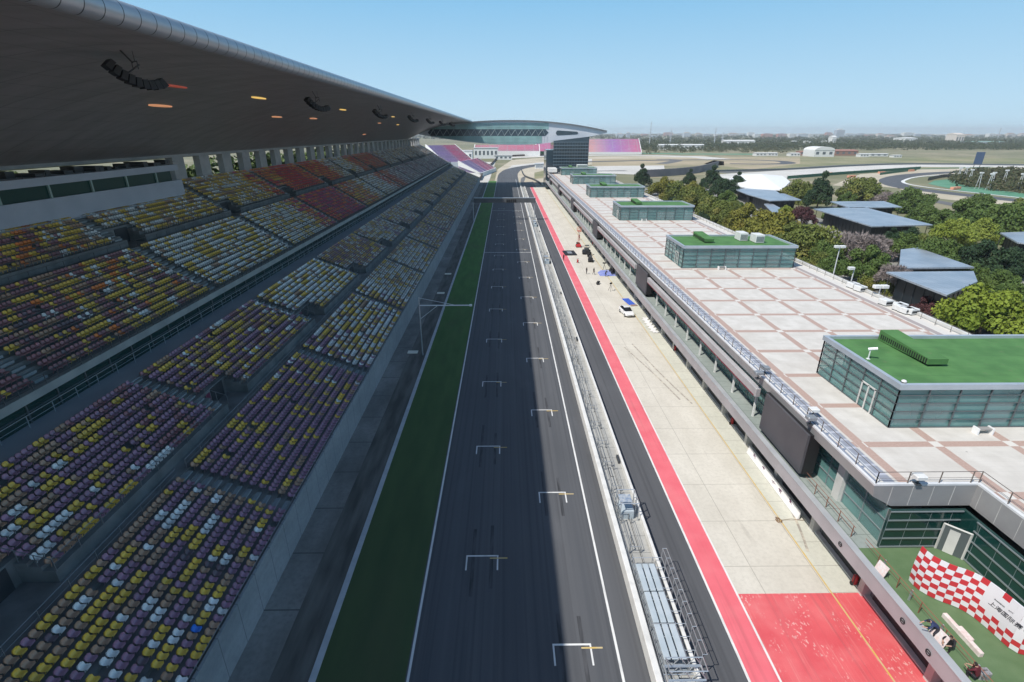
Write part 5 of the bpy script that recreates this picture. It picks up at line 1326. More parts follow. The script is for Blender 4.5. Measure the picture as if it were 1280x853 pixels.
TREES = [
 (1237,378,46,'bright','big bright green tree nearest the camera at the right edge','round0',6.0),
 (1275,365,30,'green','green tree at the right edge just behind the nearest bright green one','round2',6.0),
 (1148,352,18,'purple','reddish purple small tree in front of the nearest blue canopy roof','round1',2.6),
 (1168,380,17,'purple','second reddish purple bush under the nearest blue canopy roof','round3',2.0),
 (1088,322,26,'green','leafy green tree beside the lamp post, left of the nearest canopies','round3',6.0),
 (1120,338,18,'bare','bare twiggy tree leaning against the left of the nearest canopies','twig',5.0),
 (1104,352,20,'olive','olive bush below the bare twiggy tree near the deck edge','round0',2.0),
 (1070,300,26,'bare','largest bare grey tree in the middle of the tree belt','twig',6.0),
 (1008,300,36,'olive','wide olive tree just right of the second pavilion','round1',6.0),
 (1035,312,22,'green','green tree between the second pavilion and the lamp post','round2',5.0),
 (966,281,34,'gold','golden tinged tree behind the second pavilion, right of the orange one','round0',6.5),
 (935,268,26,'gold','orange tipped golden tree behind the white air units','round3',6.5),
 (895,259,25,'olive','round olive tree behind the second pavilion at its left','round2',6.0),
 (870,246,22,'olive','olive tree right behind the third pavilion','round1',6.0),
 (848,238,20,'olive','olive tree behind the gap of the third and fourth pavilion','round0',6.0),
 (828,231,17,'gold','yellowish tree near the fourth pavilion end','round3',6.0),
 (803,219,11,'dark','small dark pointed tree at the left end of the tree belt','cone',7.0,1.5),
 (866,233,13,'gold','small yellow tipped tree behind the belt before the curved wall','round2',6.0),
 (862,222,9,'dark','little dark conifer in front of the curved wall','cone',7.0,1.4),
 (890,222,14,'dark','dark conifer left of the white tent roof','cone',8.0,1.3),
 (905,231,16,'dark','wide dark tree below the white tent roof','round1',7.0),
 (922,226,11,'dark','dark ragged tree touching the white tent roof','cone',7.0,1.2),
 (955,228,9,'dark','low dark tree along the front of the white tent roof','round0',5.0),
 (912,247,16,'green','green tree in front of the farthest canopy roofs','round3',6.0),
 (1000,238,22,'olive','broad olive tree left of the tallest dark conifer','round2',6.0),
 (1026,237,17,'dark','tallest dark conifer behind the long canopy roof','cone',8.5,1.6),
 (1004,265,13,'purple','dark purple tree between two canopy roofs','round1',5.0),
 (985,262,10,'lime','pale lime tree left of the dark purple one','round0',5.0),
 (1080,239,24,'olive','broad rounded olive tree behind the upper right canopy roof','round1',6.0),
 (1060,246,12,'green','low green shrub tree left of the broad olive one','round3',4.0),
 (1110,246,16,'bare','greyish bare tree right of the broad olive tree','twig',5.0),
 (1142,245,22,'green','round green tree right of the upper canopy roof corner','round0',7.0),
 (1158,262,18,'green','green tree below the round one at the upper canopy corner','round2',5.0),
 (1200,263,26,'green','wide green tree beyond the yellow-lime one','round3',7.0),
 (1252,272,34,'green','very wide green tree at the right edge beyond the lime one','round1',7.0),
 (1196,284,22,'lime','bright yellow-lime tree in the middle of the right belt','round0',7.5),
 (1228,280,18,'lime','smaller yellow-lime tree right of the brightest one','round2',7.0),
 (1178,310,24,'green','deep green tree in front of the yellow-lime trees','round1',6.0),
 (1232,316,30,'dark','dark green tree between the lime trees and the nearest canopies','round3',6.0),
 (1270,322,24,'dark','dark green tree under the right edge canopy roof','round0',5.0),
 (1140,292,16,'dark','dark green tree at the right end of the long canopy roof','round2',6.0),
 (1116,296,14,'dark','ragged dark green tree before the long canopy roof','cone',6.0,1.0),
 (1045,268,13,'green','green tree in the notch left of the long canopy roof','round1',3.0),
 (985,290,22,'olive','olive tree between the golden tree and the wide olive one behind the second pavilion','round3',5.5),
 (905,268,16,'olive','low olive tree hidden behind the left part of the second pavilion','round2',4.5),
 (858,249,14,'green','dark green tree at the rear edge of the deck behind the third pavilion','round3',4.0),
 (1025,328,20,'olive','olive shrub tree at the deck edge left of the lamp post','round2',2.5),
 (1040,330,18,'green','small green tree at the foot of the tall lamp post','round1',4.0),
 (1095,300,18,'bare','grey bare tree left of the upper of the two nearest canopies','twig',5.5),
 (1130,300,20,'green','green tree behind the upper of the two nearest canopies','round0',5.5),
 (1160,300,16,'olive','olive tree right behind the upper nearest canopy roof','round2',5.0),
 (1195,318,17,'gold','golden tinged tree at the right tip of the upper nearest canopy','round1',3.5),
 (1215,338,18,'green','green tree at the right tip of the nearest canopy roof','round3',4.0),
 (1252,345,20,'green','green tree between the dark ones and the nearest bright tree','round2',4.5),
 (1180,400,14,'green','small green bush at the foot of the nearest bright tree','round0',1.8),
 (1275,400,20,'dark','dark green tree at the right edge beneath the nearest bright tree','round1',3.0),
 (1225,250,18,'green','green tree at the top right beyond the lime ones','round0',6.0),
 (1275,258,20,'olive','olive tree at the top right edge of the tree belt','round2',6.0),
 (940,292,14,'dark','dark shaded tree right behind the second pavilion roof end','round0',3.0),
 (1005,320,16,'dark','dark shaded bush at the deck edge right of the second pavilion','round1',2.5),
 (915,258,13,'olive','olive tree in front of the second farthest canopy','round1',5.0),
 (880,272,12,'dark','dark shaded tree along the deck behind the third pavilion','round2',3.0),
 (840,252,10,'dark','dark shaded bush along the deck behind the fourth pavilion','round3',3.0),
]
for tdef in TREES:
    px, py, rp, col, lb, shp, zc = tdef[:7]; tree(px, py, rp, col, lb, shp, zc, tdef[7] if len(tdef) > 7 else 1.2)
# hedge and tree mass inside the far loop and beyond (uncountable)
def leaf_mass(name, pts_fn, count, size, m, z=(2,9)):
    rr = np.random.RandomState(len(name)*7+count); V = []
    for k in range(count):
        x, y, hgt, rad_ = pts_fn(rr); nq = size[1]
        d = rr.randn(nq,3); d /= np.linalg.norm(d, axis=1)[:, None]; d[:, 2] = np.abs(d[:, 2])*1.0-0.15
        c = np.array([x, y, hgt-rad_])+d*rad_*rr.uniform(0.75,1.0,(nq,1))
        nn_ = d+rr.randn(nq,3)*0.5; nn_ /= np.linalg.norm(nn_, axis=1)[:, None]
        t_ = np.cross(nn_, rr.randn(nq,3)); t_ /= np.linalg.norm(t_, axis=1)[:, None]; b_ = np.cross(nn_, t_)
        s_ = size[0]*rad_*rr.uniform(0.6,1.3,(nq,1))
        V.append(np.stack([c-t_*s_, c+b_*s_*0.8, c+t_*s_, c-b_*s_*0.8],1).reshape(-1,3))
    V = np.concatenate(V); me = bpy.data.meshes.new(name); me.from_pydata(V.tolist(), [], np.arange(len(V)).reshape(-1,4).tolist())
    me.materials.append(m); o = bpy.data.objects.new(name, me); COL.objects.link(o); o['kind'] = 'stuff'; return o
wood_a = leaf_material('woodland leaves', (0.035,0.06,0.028), (0.07,0.095,0.04), (0.12,0.10,0.05))
wood_b = leaf_material('mixed copse leaves', (0.05,0.075,0.03), (0.09,0.09,0.04), (0.13,0.09,0.05))
def polyfill(poly_px, zc, h0, h1, r0, r1):
    pts = [G(*p, zc) for p in poly_px]; xs_ = [p.x for p in pts]; ys_ = [p.y for p in pts]
    def inside(x, y):
        c = False; n_ = len(pts)
        for i in range(n_):
            a, b = pts[i], pts[i-1]
            if (a.y > y) != (b.y > y) and x < (b.x-a.x)*(y-a.y)/(b.y-a.y)+a.x: c = not c
        return c
    def f(rr):
        for _ in range(400):
            x, y = rr.uniform(min(xs_), max(xs_)), rr.uniform(min(ys_), max(ys_))
            if inside(x, y): break
        return x, y, rr.uniform(h0, h1), rr.uniform(r0, r1)
    return f
leaf_mass('copse', polyfill([(1188,222),(1235,213),(1300,214),(1330,242),(1262,238),(1200,230)], 2, 4, 8, 2.5, 5), 260, (0.16,70), wood_b)
def band(y0, y1, xa, xb, h0=7, h1=13, r0=4, r1=7, k=1.0):
    return lambda rr: (lambda y: (rr.uniform(xa, xb)*y/800*k, y, rr.uniform(h0, h1), rr.uniform(r0, r1)))(rr.uniform(y0, y1))
leaf_mass('woodland', band(1050,1300,150,1050,6,13,4,8), 1900, (0.16,40), wood_a)
leaf_mass('woodland', band(1300,2600,150,1150,8,15,7,13), 2600, (0.20,26), wood_a)
leaf_mass('woodland', band(2600,6500,-300,1150,9,19,14,26), 2600, (0.26,16), wood_a)
leaf_mass('woodland', band(880,1040,205,420,5,9,3,5), 160, (0.17,40), wood_b)
leaf_mass('woodland', lambda rr: (rr.uniform(-95,-68), rr.uniform(60,360), rr.uniform(6,27), rr.uniform(4,7)), 520, (0.16,60), leaf_material('bright copse leaves', (0.07,0.11,0.035), (0.11,0.15,0.05)))

# ---------------------------------------------------------------- paddock canopies
roof_blue = mat('blue-grey metal roof', (0.28,0.36,0.46), 0.35, 0.3, c2=(0.36,0.44,0.54), scale=0.15, detail=5)
n = N(roof_blue); xq, yq, zq_ = n.xyz()
n.put(n.b.inputs['Base Color'], n.mix(n.m('MAXIMUM', n.band(xq, 1.2, 0.07), n.band(yq, 3.0, 0.10)), n.mix(n.ramp(n.noise(0.2,5), 0.35, 0.65), (0.30,0.35,0.41), (0.42,0.46,0.51)), (0.19,0.23,0.28)))
wall_navy = mat('dark navy wall', (0.006,0.013,0.02), 0.35)
def canopy(pts_px, zr, label, tilt=0.0):
    pts = [G(*p, zr) for p in pts_px]; cx = sum(p.x for p in pts)/len(pts); cy = sum(p.y for p in pts)/len(pts)
    t = thing('paddock_canopy', label, 'canopy building', (cx, cy, 0), 0, 'canopy buildings in the paddock')
    n_ = len(pts); mb = MB(); vs = [(p.x-cx, p.y-cy, zr) for p in pts]; vs2 = [(x, y, z-0.35) for x, y, z in vs]
    mb.add(vs+vs2, [tuple(range(n_)), tuple(range(2*n_-1,n_-1,-1))]+[(k,(k+1)%n_,(k+1)%n_+n_,k+n_) for k in range(n_)])
    mb.build('roof', roof_blue, t)
    wl = MB(); wl.poly([(x*0.76, y*0.76) for x, y, z in vs], 0.0, zr-0.36); wl.build('wall', wall_navy, t)
    wn = MB()
    for k in range(n_):
        a = Vector(vs[k])*0.768; b = Vector(vs[(k+1)%n_])*0.768; L_ = (b-a).length; nn_ = max(1, int(L_/2.2))
        for q in range(nn_): c = a.lerp(b, q/nn_); wn.box(c.x-0.05,c.x+0.05,c.y-0.05,c.y+0.05,0.1,zr-0.4)
    wn.build('window_frame', dark_steel, t)
    for p in vs:
        MB().bar((p[0]*0.93,p[1]*0.93,0),(p[0]*0.93,p[1]*0.93,zr-0.35),0.1,8).build('column', dark_steel, t)
canopy([(916,236),(966,235.5),(976,243),(934,243)], 5.0, 'farthest and smallest paddock canopy, just below the white tent roof')
canopy([(934,243),(980,242),(1002,250),(962,251)], 5.5, 'second farthest canopy, overlapping the smallest one in front')
canopy([(955,255),(964,254),(985,265),(966,266)], 4.0, 'low narrow canopy strip between the golden trees and the purple tree')
canopy([(1038,252),(1105,251.5),(1128,259),(1062,260)], 5.5, 'thin canopy roof right of the tallest dark conifer')
canopy([(1017,261),(1080,259),(1166,281),(1090,283)], 5.5, 'long light blue canopy roof in the centre of the paddock')
canopy([(1126,312),(1147,309.5),(1218,334),(1124,335)], 5.5, 'upper one of the two nearest blue canopy roofs')
canopy([(1108,340),(1217,339),(1222,352),(1184,369)], 5.5, 'nearest blue canopy roof with dark glass front by the purple bushes')
canopy([(1250,291),(1300,289),(1330,310),(1272,303)], 5.5, 'canopy roof cut by the right edge of the photo')
# green strip roof and lamp posts
def lamp_post(px, py, h, label, heads=2):
    q = G(px, py, h); t = thing('lamp_post', label, 'lamp post', (q.x, q.y, 0))
    MB().bar((0,0,0),(0,0,h),0.13,8,0.09).build('pole', mat('white pole', (0.6,0.62,0.62), 0.5), t)
    for k in range(heads):
        s_ = -1 if k == 0 else 1; MB().bbox(s_*0.55-0.5,s_*0.55+0.5,-0.35,0.35,h-0.15,h+0.3,0.06).build('lamp_head', ac_white, t)
lamp_post(1050,309,11.5,'white lamp post with double head among the green trees')
lamp_post(1101,359,11.5,'white floodlight post leaning over the deck rear edge',2)
lamp_post(1068,336,10.5,'small white lamp post between the trees and the deck edge',1)
# white objects along the deck's rear edge
for (px, py, lb) in ((1067,357,'white air unit farthest along the rear deck edge'),(1079,361,'small white box on the rear deck edge'),(1107,378,'white air unit by the floodlight post at the rear deck edge'),(1125,385,'white box on the rear deck edge, first of a close pair'),(1132,388,'white box on the rear deck edge, second of a close pair'),(1138,383,'white unit just outside the rear deck edge'),(1155,389,'last white box on the rear deck edge, nearest the camera')):
    q = G(px, py, 10.4); acunit(min(q.x,54.0), q.y, 10.05, 1.3, 1.3, 0.8, lb, 0.2)
b = MB(); b.bar((53.9,NY,10.9),(53.9,EY,10.9),0.025)
for y in np.arange(NY,EY,2.4): b.bar((53.9,y,10.0),(53.9,y,10.9),0.03)
part(b, 'rear_deck_railing', MATS['bronze railing'], pit)
cars_px = [(1001,336,'white'),(1012,341,'grey'),(1023,347,'white'),(965,317,'white'),(915,292,'white'),(932,300,'grey')]
pal_ = {'white': car_white, 'grey': mat('grey car paint', (0.25,0.26,0.28), 0.3)}
for k, (px, py, c) in enumerate(cars_px):
    q = G(px, py-1, 0.8); q.x = max(q.x, 57.5)
    car((q.x, q.y, 0.02), radians(R.choice((3,183))), ['white car on the paddock road, nearest behind the second pavilion','grey car on the paddock road between two white ones','white car on the paddock road, nearest the lamp post','white car under the trees right of the second pavilion corner','white car on the paddock road behind the second pavilion','grey car on the paddock road behind the second pavilion'][k], pal_[c], pal_[c])

# ---------------------------------------------------------------- far circuit and landscape
z0 = 0.02
def far(name, px, width, m, zz, zpx=0):
    mb = MB(); ribbon(mb, [G(*p, zpx) for p in px], width, zz); return struct(name, mb, m)
def farpoly(name, px, m, zz):
    mb = MB(); mb.poly([G(*p, 0)[:2] for p in px], zz); return struct(name, mb, m)
gravel = mat('gravel trap', (0.42,0.37,0.27), 0.95, c2=(0.52,0.46,0.36), scale=0.03, detail=5)
runoff = mat('pale runoff concrete', (0.50,0.48,0.44), 0.9, c2=(0.60,0.58,0.54), scale=0.03)
greenp = mat('green painted runoff', (0.07,0.22,0.13), 0.9, c2=(0.12,0.28,0.18), scale=0.05)
greenf = mat('green fence line', (0.03,0.13,0.07), 0.8)
tan_g = mat('dry grass', (0.30,0.26,0.16), 0.95, c2=(0.42,0.34,0.23), scale=0.02, detail=6)
lush = mat('grass field', (0.16,0.175,0.08), 0.95, c2=(0.29,0.26,0.15), scale=0.02, detail=6)
farpoly('gravel_trap', [(617,232),(622,212),(640,200),(700,196),(880,195),(905,199),(880,203),(740,206),(690,212),(684,222),(684,232)], gravel, 0.0)
farpoly('runoff', [(625,218),(640,207),(690,201.5),(740,199),(740,202),(690,204),(652,210),(640,219)], runoff, 0.004)
farpoly('grass_field', [(740,199),(870,198),(905,202),(905,207),(740,208)], tan_g, 0.004)
farpoly('concrete_yard', [(735,208),(830,207),(832,220),(735,216)], runoff, 0.006)
far('far_track', [(826,205),(840,202.5),(846,200.5),(838,199.5),(820,199.5)], 14, old_asphalt, 0.02)
far('runoff', [(628,197.5),(700,195),(780,194.2),(860,196),(900,199)], 34, runoff, 0.008)
far('green_runoff', [(690,191.3),(760,191.3),(860,192.6),(960,193)], 40, greenp, 0.008)
farpoly('infield', [(655,228),(658,219),(665,212),(682,208),(684,226)], gravel, 0.018)
farpoly('infield_grass', [(668,224),(668,216),(682,213),(684,222)], lush, 0.022)
# right hand fields and loop
farpoly('grass_field', [(880,206),(905,196),(1010,196),(1280,198),(1420,200),(1420,212),(1000,212),(880,214)], lush, 0.0)
farpoly('dry_grass', [(880,205),(905,196),(1000,197),(1000,205),(940,212)], tan_g, 0.004)
farpoly('runoff', [(900,218),(1060,208),(1140,205.5),(1420,207),(1420,210),(1150,209),(1080,213),(990,224),(900,226)], runoff, 0.008)
farpoly('gravel_trap', [(1040,232),(1075,218),(1130,214),(1170,214),(1120,222),(1100,236)], gravel, 0.01)
farpoly('runoff', [(1090,232),(1100,219),(1150,212),(1290,210),(1300,214),(1180,218),(1130,222),(1108,230),(1150,246),(1300,262),(1300,256)], gravel, 0.012)
far('far_track', [(900,216),(985,211.5),(1060,207),(1140,204.5),(1290,206),(1450,209)], 15, old_asphalt, 0.02)
far('far_track', [(1480,214),(1300,213.5),(1200,215.2),(1140,219),(1117,223.5),(1114,228),(1130,234),(1180,241),(1240,247.5),(1340,258),(1500,276)], 14, asphalt, 0.024)
far('white_kerb', [(1290,214.6),(1205,217.3),(1150,221.0),(1131,225.4),(1131,229),(1150,233),(1190,238),(1240,243.5),(1330,253)], 2.2, road_white, 0.028)
farpoly('green_runoff', [(1168,226),(1190,224),(1200,231),(1300,245),(1300,251),(1200,238.5),(1160,230)], greenp, 0.014)
far('access_road', [(1040,262),(1080,250),(1120,243),(1160,250),(1220,262),(1330,290)], 8, old_asphalt, 0.016)
far('green_runoff', [(985,222),(1050,217.5),(1130,212.5),(1240,208.8)], 5, greenf, 0.03)
# fences and walls out there
def far_wall(name, px, h, m, label, cat, zz=0, th_=0.5):
    q = G(*px[0], 0); t = thing(name, label, cat, (q.x, q.y, 0)); mb = MB(); ribbon(mb, [G(*p, 0) for p in px], th_, 0, h); part(mb, 'panel', m, t)
    b = MB(); L_ = smooth_line([G(*p, 0) for p in px], 6)
    for p in L_: b.bar((p.x,p.y,0),(p.x,p.y,h+0.25),0.16)
    part(b, 'post', dark_steel, t); return t
far_wall('curved_barrier', [(800,222),(822,221),(850,219),(875,215.5),(897,209)], 5.5, mat('charcoal barrier', (0.13,0.13,0.15), 0.7, c2=(0.19,0.18,0.19), scale=0.1), 'tall curved charcoal wall beyond the left end of the tree belt', 'wall', th_=1.2)
far_wall('green_fence', [(984,224),(1050,218.5),(1100,215),(1150,211.5)], 2.2, greenf, 'dark green fence running diagonally across the fields to the right loop', 'fence')
far_wall('track_fence', [(880,215),(985,212.6),(1060,208.4),(1140,206),(1290,207.4)], 1.5, mull_dark, 'long grey fence along the far straight on the right', 'fence')
far_wall('green_fence', [(1100,219),(1123,216),(1145,213.5)], 1.8, greenf, 'short green fence piece just left of the right loop', 'fence')
far_wall('inner_fence', [(1160,226),(1176,222.5),(1190,221.5)], 2.2, dark_steel, 'dark fence at the left end of the copse inside the loop', 'fence')
far_wall('infield_barrier', [(652,214),(656,221),(668,226),(676,231)], 1.2, dark_steel, 'dark winding barrier on the sandy infield beyond the straight', 'barrier')
far_wall('outer_barrier', [(600,226),(606,216),(614,207),(622,199),(632,196.5),(690,194)], 2.4, mat('brown barrier', (0.16,0.12,0.10), 0.8), 'brown fence round the outside of the first corner', 'barrier')
far_wall('green_hoarding', [(625,194.8),(690,193.2)], 5, greenf, 'green hoarding below the pink distant stand', 'hoarding')
# service truck on the infield
q = G(674,211,0); t = thing('infield_kiosk', 'small bluish white kiosk on the sandy infield left of the tower', 'kiosk', (q.x,q.y,0))
MB().bbox(-4,4,-3,3,0,4,0.2).build('cabin', ac_white, t); MB().box(-3.4,3.4,-3.05,-3.0,1.2,3.0).build('window', roof_blue, t); MB().bbox(-4.4,4.4,-3.4,3.4,4.0,4.4,0.1).build('roof', roof_blue, t)
# small near-left stands
def seatmat(name, cs, sx):
    m = bpy.data.materials.new(name); m.use_nodes = True; n = N(m); x, y, z = n.xyz()
    r = n.nd('ShaderNodeValToRGB'); n.put(r.inputs[0], n.ramp(x, -sx, sx)); r.color_ramp.interpolation = 'LINEAR'
    while len(r.color_ramp.elements) < len(cs): r.color_ramp.elements.new(0.5)
    for i, (p_, c) in enumerate(cs): r.color_ramp.elements[i].position = p_; r.color_ramp.elements[i].color = (*c, 1)
    a = n.noise(0.35, 3, (1,2.5,1)); col = n.mix(n.m('MULTIPLY', n.ramp(a, 0.48, 0.66), 0.45), r.outputs[0], (0.50,0.42,0.52)); col = n.mix(n.m('MULTIPLY', n.band(y, 1.7, 0.5), 0.35), col, (0.25,0.22,0.27)); col = n.mix(n.m('MULTIPLY', n.band(x, 13.0, 0.9), 0.6), col, (0.45,0.42,0.45)); col = n.mix(0.28, col, (0.46,0.42,0.46)); n.put(n.b.inputs['Base Color'], col)
    n.b.inputs['Roughness'].default_value = 0.8; return m
def bleacher(cx, cy, rz, ln, dp, h0, h1, label, m):
    t = thing('distant_grandstand', label, 'grandstand', (cx, cy, 0), rz)
    b = MB(); ns = 12
    for k in range(ns): b.box(-ln/2, ln/2, dp*k/ns, dp, h0+(h1-h0)*k/ns-(0.1 if k else h0), h0+(h1-h0)*(k+1)/ns)
    b.build('seating', m, t)
    f = MB(); f.box(-ln/2-1,ln/2+1,-0.8,-0.02,0,h0+1); f.box(-ln/2-1,-ln/2-0.02,-0.02,dp,0,h0+1); f.box(ln/2+0.02,ln/2+1,-0.02,dp,0,h0+1)
    f.add([(-ln/2-1,-0.8,h0+1),(-ln/2-1,dp,h1+1),(-ln/2-0.02,dp,h1+1),(-ln/2-0.02,-0.8,h0+1),(-ln/2-1,-0.8,h0-0.2),(-ln/2-1,dp,h1-3)], [(0,1,2,3),(0,1,5,4)])
    f.add([(ln/2+1,-0.8,h0+1),(ln/2+1,dp,h1+1),(ln/2+0.02,dp,h1+1),(ln/2+0.02,-0.8,h0+1),(ln/2+1,-0.8,h0-0.2),(ln/2+1,dp,h1-3)], [(0,1,2,3),(0,1,5,4)])
    f.build('base_wall', white_paint, t); return t
kst = seatmat('patterned seats pink orange', [(0,(0.62,0.10,0.30)),(0.2,(0.62,0.10,0.30)),(0.34,(0.75,0.30,0.10)),(0.56,(0.70,0.35,0.35)),(0.76,(0.38,0.12,0.50)),(1.0,(0.62,0.10,0.28))], 75)
bleacher(131, 860, radians(-2), 165, 30, 2.5, 22.5, 'big orange, violet and pink patterned stand right of the tower', kst)
rst = seatmat('pink seats', [(0,(0.50,0.14,0.16)),(0.3,(0.60,0.22,0.26)),(0.6,(0.62,0.12,0.22)),(1,(0.58,0.12,0.25))], 60)
bleacher(2, 800, 0, 95, 22, 6, 15, 'long pink distant stand seen under the wing building', rst)
vst = seatmat('violet red seats', [(0,(0.30,0.22,0.45)),(0.45,(0.36,0.22,0.42)),(0.6,(0.60,0.10,0.22)),(1,(0.62,0.13,0.20))], 22)
bleacher(-46, 545, radians(38), 34, 36, 4, 20, 'violet and red tilted stand left of the first corner, farther of two', vst)
bleacher(-15, 452, radians(80), 62, 17, 2, 11, 'small violet and red tilted stand nearer the first corner', vst)
# low service buildings left of the first corner
def shed(px0, px1, Yd, d_, h, label):
    a, b_ = G(px0, 185, Y=Yd), G(px1, 185, Y=Yd); cx = (a.x+b_.x)/2; hw = (b_.x-a.x)/2
    t = thing('service_building', label, 'building', (cx, Yd, 0))
    MB().bbox(-hw,hw,0,d_,0,h,0.1).build('wall', white_paint, t); MB().bbox(-hw-0.6,hw+0.6,-0.6,d_+0.6,h,h+0.7,0.1).build('roof', mat('pale flat roof', (0.5,0.5,0.5), 0.8), t)
    wn = MB(); n_ = max(3, int(hw/2.5))
    for k in range(n_): x = -hw+2*hw*(k+0.3)/n_; wn.nxt(); wn.box(x,x+hw/n_,-0.1,-0.01,h*0.35,h*0.75)
    for p_ in wn.pieces(): p_.build('window', mull_dark, t)
shed(541,556,560,20,13,'white service building just beyond the upper end of the grandstand')
shed(557,590,640,20,12,'long white service building under the left half of the wing building')
shed(592,622,720,16,13,'grey white service building under the wing, nearest the pink stand')
shed(618,640,690,10,5,'low pale service building behind the first corner fence')
sheet('corner_plaza', -110, -12, 374, 640, 0.0, runoff)
# white tent roof
pts = [G(*p, 6) for p in ((924,217.5),(978,219),(988,226),(978,236),(930,233),(905,226))]; cx, cy = pts[0].x, pts[0].y
t = thing('white_tent_roof', 'large bright white tent roof beyond the dark conifers', 'tent roof', (cx, cy, 0))
mb = MB(); c_ = sum(pts, Vector())/len(pts); vs = [(p.x-cx,p.y-cy,5.5) for p in pts]+[(c_.x-cx,c_.y-cy,9.5)]; n_ = len(pts)
mb.add(vs+[(x,y,4.9) for x,y,z in vs[:-1]], [(k,(k+1)%n_,n_) for k in range(n_)]+[(k,(k+1)%n_,(k+1)%n_+n_+1,k+n_+1) for k in range(n_)]); mb.build('membrane', mat('white membrane', (0.80,0.80,0.79), 0.6), t)
for p in pts: MB().bar((p.x-cx,p.y-cy,0),(p.x-cx,p.y-cy,5.4),0.2,6).build('mast', steel, t)
def hall(px0, px1, py, h, d_, m, label, roofm=None, name='warehouse', cat='warehouse', z=0, arch=False):
    a, b = G(px0, py, 0), G(px1, py, 0); cx = (a.x+b.x)/2; cy = (a.y+b.y)/2; hw = abs(b.x-a.x)/2
    t = thing(name, label, cat, (cx, cy, 0))
    MB().box(-hw,hw,0,d_,0,h).build('wall', m, t)
    rf_ = MB()
    if arch: rf_.extr([(hw*cos(q_)*1.0, h+h*0.5*sin(q_)) for q_ in np.linspace(0, pi, 12)], -0.5, d_+0.5, True, True)
    else: rf_.add([(-hw-0.5,-0.5,h),(hw+0.5,-0.5,h),(hw+0.5,d_+0.5,h),(-hw-0.5,d_+0.5,h),(-hw-0.5,d_/2,h*1.18),(hw+0.5,d_/2,h*1.18)], [(0,1,5,4),(2,3,4,5),(1,2,5),(3,0,4)])
    rf_.build('roof', roofm or m, t)
    wn = MB(); n_ = max(3, int(hw/4))
    for k in range(n_): x = -hw+2*hw*(k+0.25)/n_; wn.box(x,x+hw/n_*0.9,-0.08,-0.01,h*0.35,h*0.75)
    wn.build('window_row', mull_dark, t)
wht = mat('white render wall', (0.66,0.66,0.64), 0.8); pnk = mat('reddish roof', (0.42,0.20,0.16), 0.8); pale = mat('pale blue wall', (0.50,0.55,0.60), 0.8); grn = mat('green metal roof', (0.25,0.40,0.35), 0.7)
hall(1017,1042,196.3,9,30,wht,'long white arched hall on the far grass field, brightest of all',wht,'arched_hall','hall',arch=True)
hall(1043,1072,194.8,7,25,mat('brick wall', (0.30,0.17,0.13), 0.9),'reddish roofed building touching the white arched hall',pnk)
hall(824,880,187.5,9,18,wht,'long low white building beyond the patterned stand'); hall(905,943,183.5,13,22,wht,'white two level building behind the far fields')
hall(945,958,195.3,4,12,wht,'small white shed left of the far fields'); hall(960,972,195.2,4,12,wht,'small white shed, second on the far field edge'); hall(988,1000,195.6,4,12,wht,'white sheds right before the arched hall')
hall(1075,1086,196.5,4,10,wht,'white low tent right of the reddish building',wht); hall(1087,1110,195.8,3.5,10,wht,'long flat white tent on the far field'); hall(1117,1127,197.2,3,9,wht,'small flat white tent on the right far field')
hall(1000,1014,194.2,5,14,mat('pink wall', (0.40,0.22,0.18), 0.9),'low pinkish shed left of the arched hall',pnk)
hall(1193,1203,180.5,26,40,mat('cream tower wall', (0.62,0.56,0.50), 0.8),'tall cream industrial block above the right woods')
hall(1213,1255,181.3,8,40,pale,'long pale green roofed factory right of the cream block',grn); hall(1131,1146,178.5,14,60,wht,'white factory above the woods on the right')
hall(990,996,180.6,8,20,wht,'tiny white house in the woods, left of a pair'); hall(1008,1013,180.6,8,20,wht,'tiny white house in the woods, right of a pair'); hall(1030,1035,180.6,8,20,wht,'tiny white house left of the white silo')
hall(1039,1044,181.0,20,20,wht,'small white silo block in the woods',wht)
